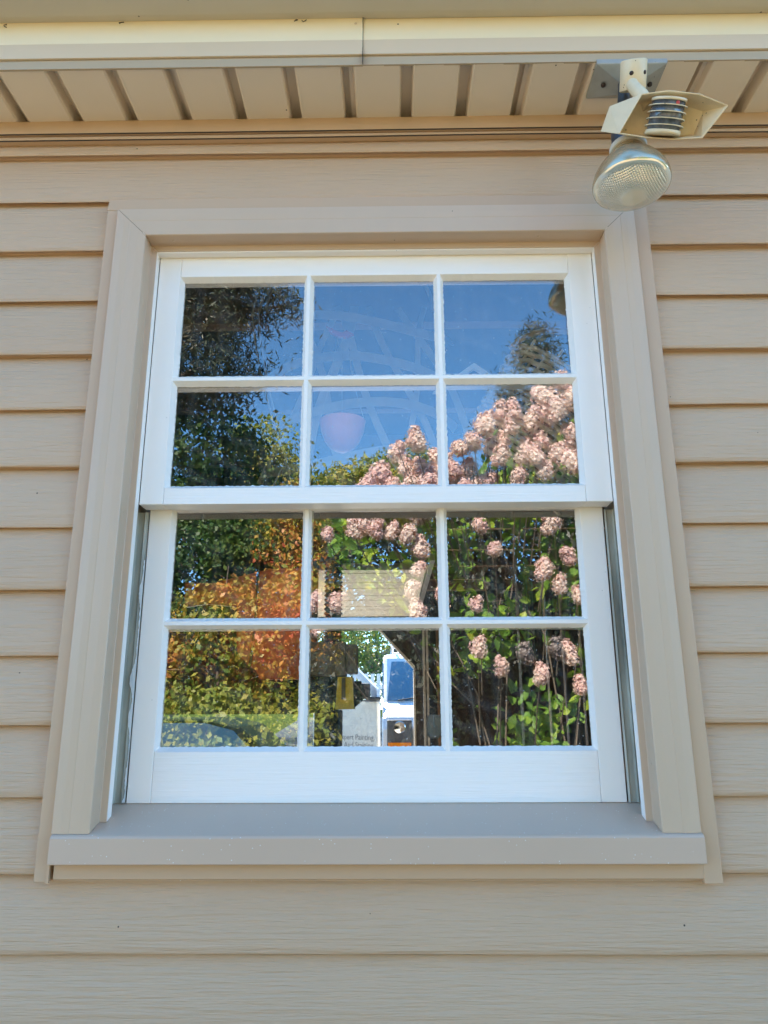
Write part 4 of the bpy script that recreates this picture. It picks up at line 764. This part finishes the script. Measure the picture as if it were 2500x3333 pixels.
heads = [(.490, .342), (.618, .228), (.839, .181), (1.018, .309), (.513, .573), (.938, .783), (1.022, .691), (1.080, .866), (-.253, 1.040), (-.19, 1.06), (-.13, 1.03), (-.419, 1.016), (-.357, .591), (.094, .66), (.128, .525), (-.483, .582), (1.003, 1.073), (-.45, .42), (-.02, 1.02), (.08, 1.0), (.15, .92), (.14, .78), (.56, 1.07), (.65, .92), (.30, .62), (1.08, .12), (1.13, .62)]
top = [(-.17, 1.30), (-.10, 1.40), (-.14, 1.22), (-.02, 1.33), (.02, 1.60), (.13, 1.62), (.07, 1.50), (.16, 1.50), (.10, 1.37), (.18, 1.40), (.21, 1.29), (.05, 1.24), (.13, 1.20), (.19, 1.20), (.28, 1.55), (.33, 1.46), (.30, 1.36), (.36, 1.30), (.44, 1.56), (.52, 1.58), (.50, 1.45), (.60, 1.70), (.66, 1.62), (.72, 1.80), (.80, 1.84), (.78, 1.70), (.70, 1.50), (.90, 1.72), (.95, 1.60), (.86, 1.52), (1.00, 1.90), (1.10, 2.00), (1.06, 1.78), (1.04, 1.50), (1.15, 1.62), (.96, 1.38), (1.12, 1.42), (.62, 1.36), (.80, 1.36), (.40, 1.40), (.56, 1.34), (.72, 1.62), (.90, 1.46), (.98, 1.78), (1.16, 1.86), (1.2, 1.5), (.26, 1.44), (-.06, 1.27), (.46, 1.24), (1.25, 1.9), (1.35, 1.7), (1.5, 1.95), (1.7, 1.8), (1.4, 1.4), (1.75, 1.3), (1.3, .9), (1.6, .7)]
for i, (x, z) in enumerate(heads + top):
    o = bpy.data.objects.new('flower_head', HM[i % 6]); COL.objects.link(o); o.parent = hy; Y_ = -2.98 - random.uniform(0, .12) if i < len(heads) else -3.05 - random.uniform(0, .25)
    o.location = Vector((x, Y_, Z(z))) - world_loc(hy); o.rotation_euler = (random.uniform(-.5, .3), random.uniform(-.4, .4), random.uniform(0, 6)); k = random.uniform(.85, 1.15) if i < len(heads) else random.uniform(1.0, 1.45); o.scale = (k * random.uniform(.9, 1.15), k, k * random.uniform(.85, 1.1))
for i, (x, z) in enumerate(heads + top):          # the stalk that carries each head back into the bush
    h0 = Vector((x, -3.06, Z(z) - .03)); k = max(-1, min(1, (.85 - x) / 1.2)); k *= 1.0 if z > .9 or x < .3 else .25
    BR.tube([h0, h0 + Vector((.10 * k, -.14, -.16)), h0 + Vector((.34 * k, -.34, -.46))], [.0028, .0036, .005], 5)
BR.build('branch', M['twig'], hy)
for x, z in ((.749, .302), (.93, .33), (.35, 1.2)):
    o = bpy.data.objects.new('flower_head', HD); COL.objects.link(o); o.parent = hy; o.location = Vector((x, -3.02, Z(z))) - world_loc(hy); o['label'] = 'dried grey flower head'
# trees beyond the driveway (+y)
for i, (x, y, h, lm, lb) in enumerate([(-9, 38, 11, 'leaf_green', 'large green tree beyond the driveway at the far left'), (-3.5, 44, 12, 'leaf_yellow', 'yellowing tree behind the parked cars'), (2, 46, 13, 'leaf_green', 'green tree standing behind the neighbour house'), (-2.2, 22, 5.2, 'leaf_green', 'low green tree just behind the picket fence'), (-15, 50, 12, 'leaf_autumn', 'autumn red tree far beyond the lawn')]):
    tree('maple_tree', lb, (x, y), h * .8, .03 * h, [(x, y, h * .62, h * .36, h * .3, h * .34, 2), (x + h * .2, y, h * .45, h * .25, h * .2, h * .25, 1)], 160, h * .07, 45, .022 * h, .6, M[lm])
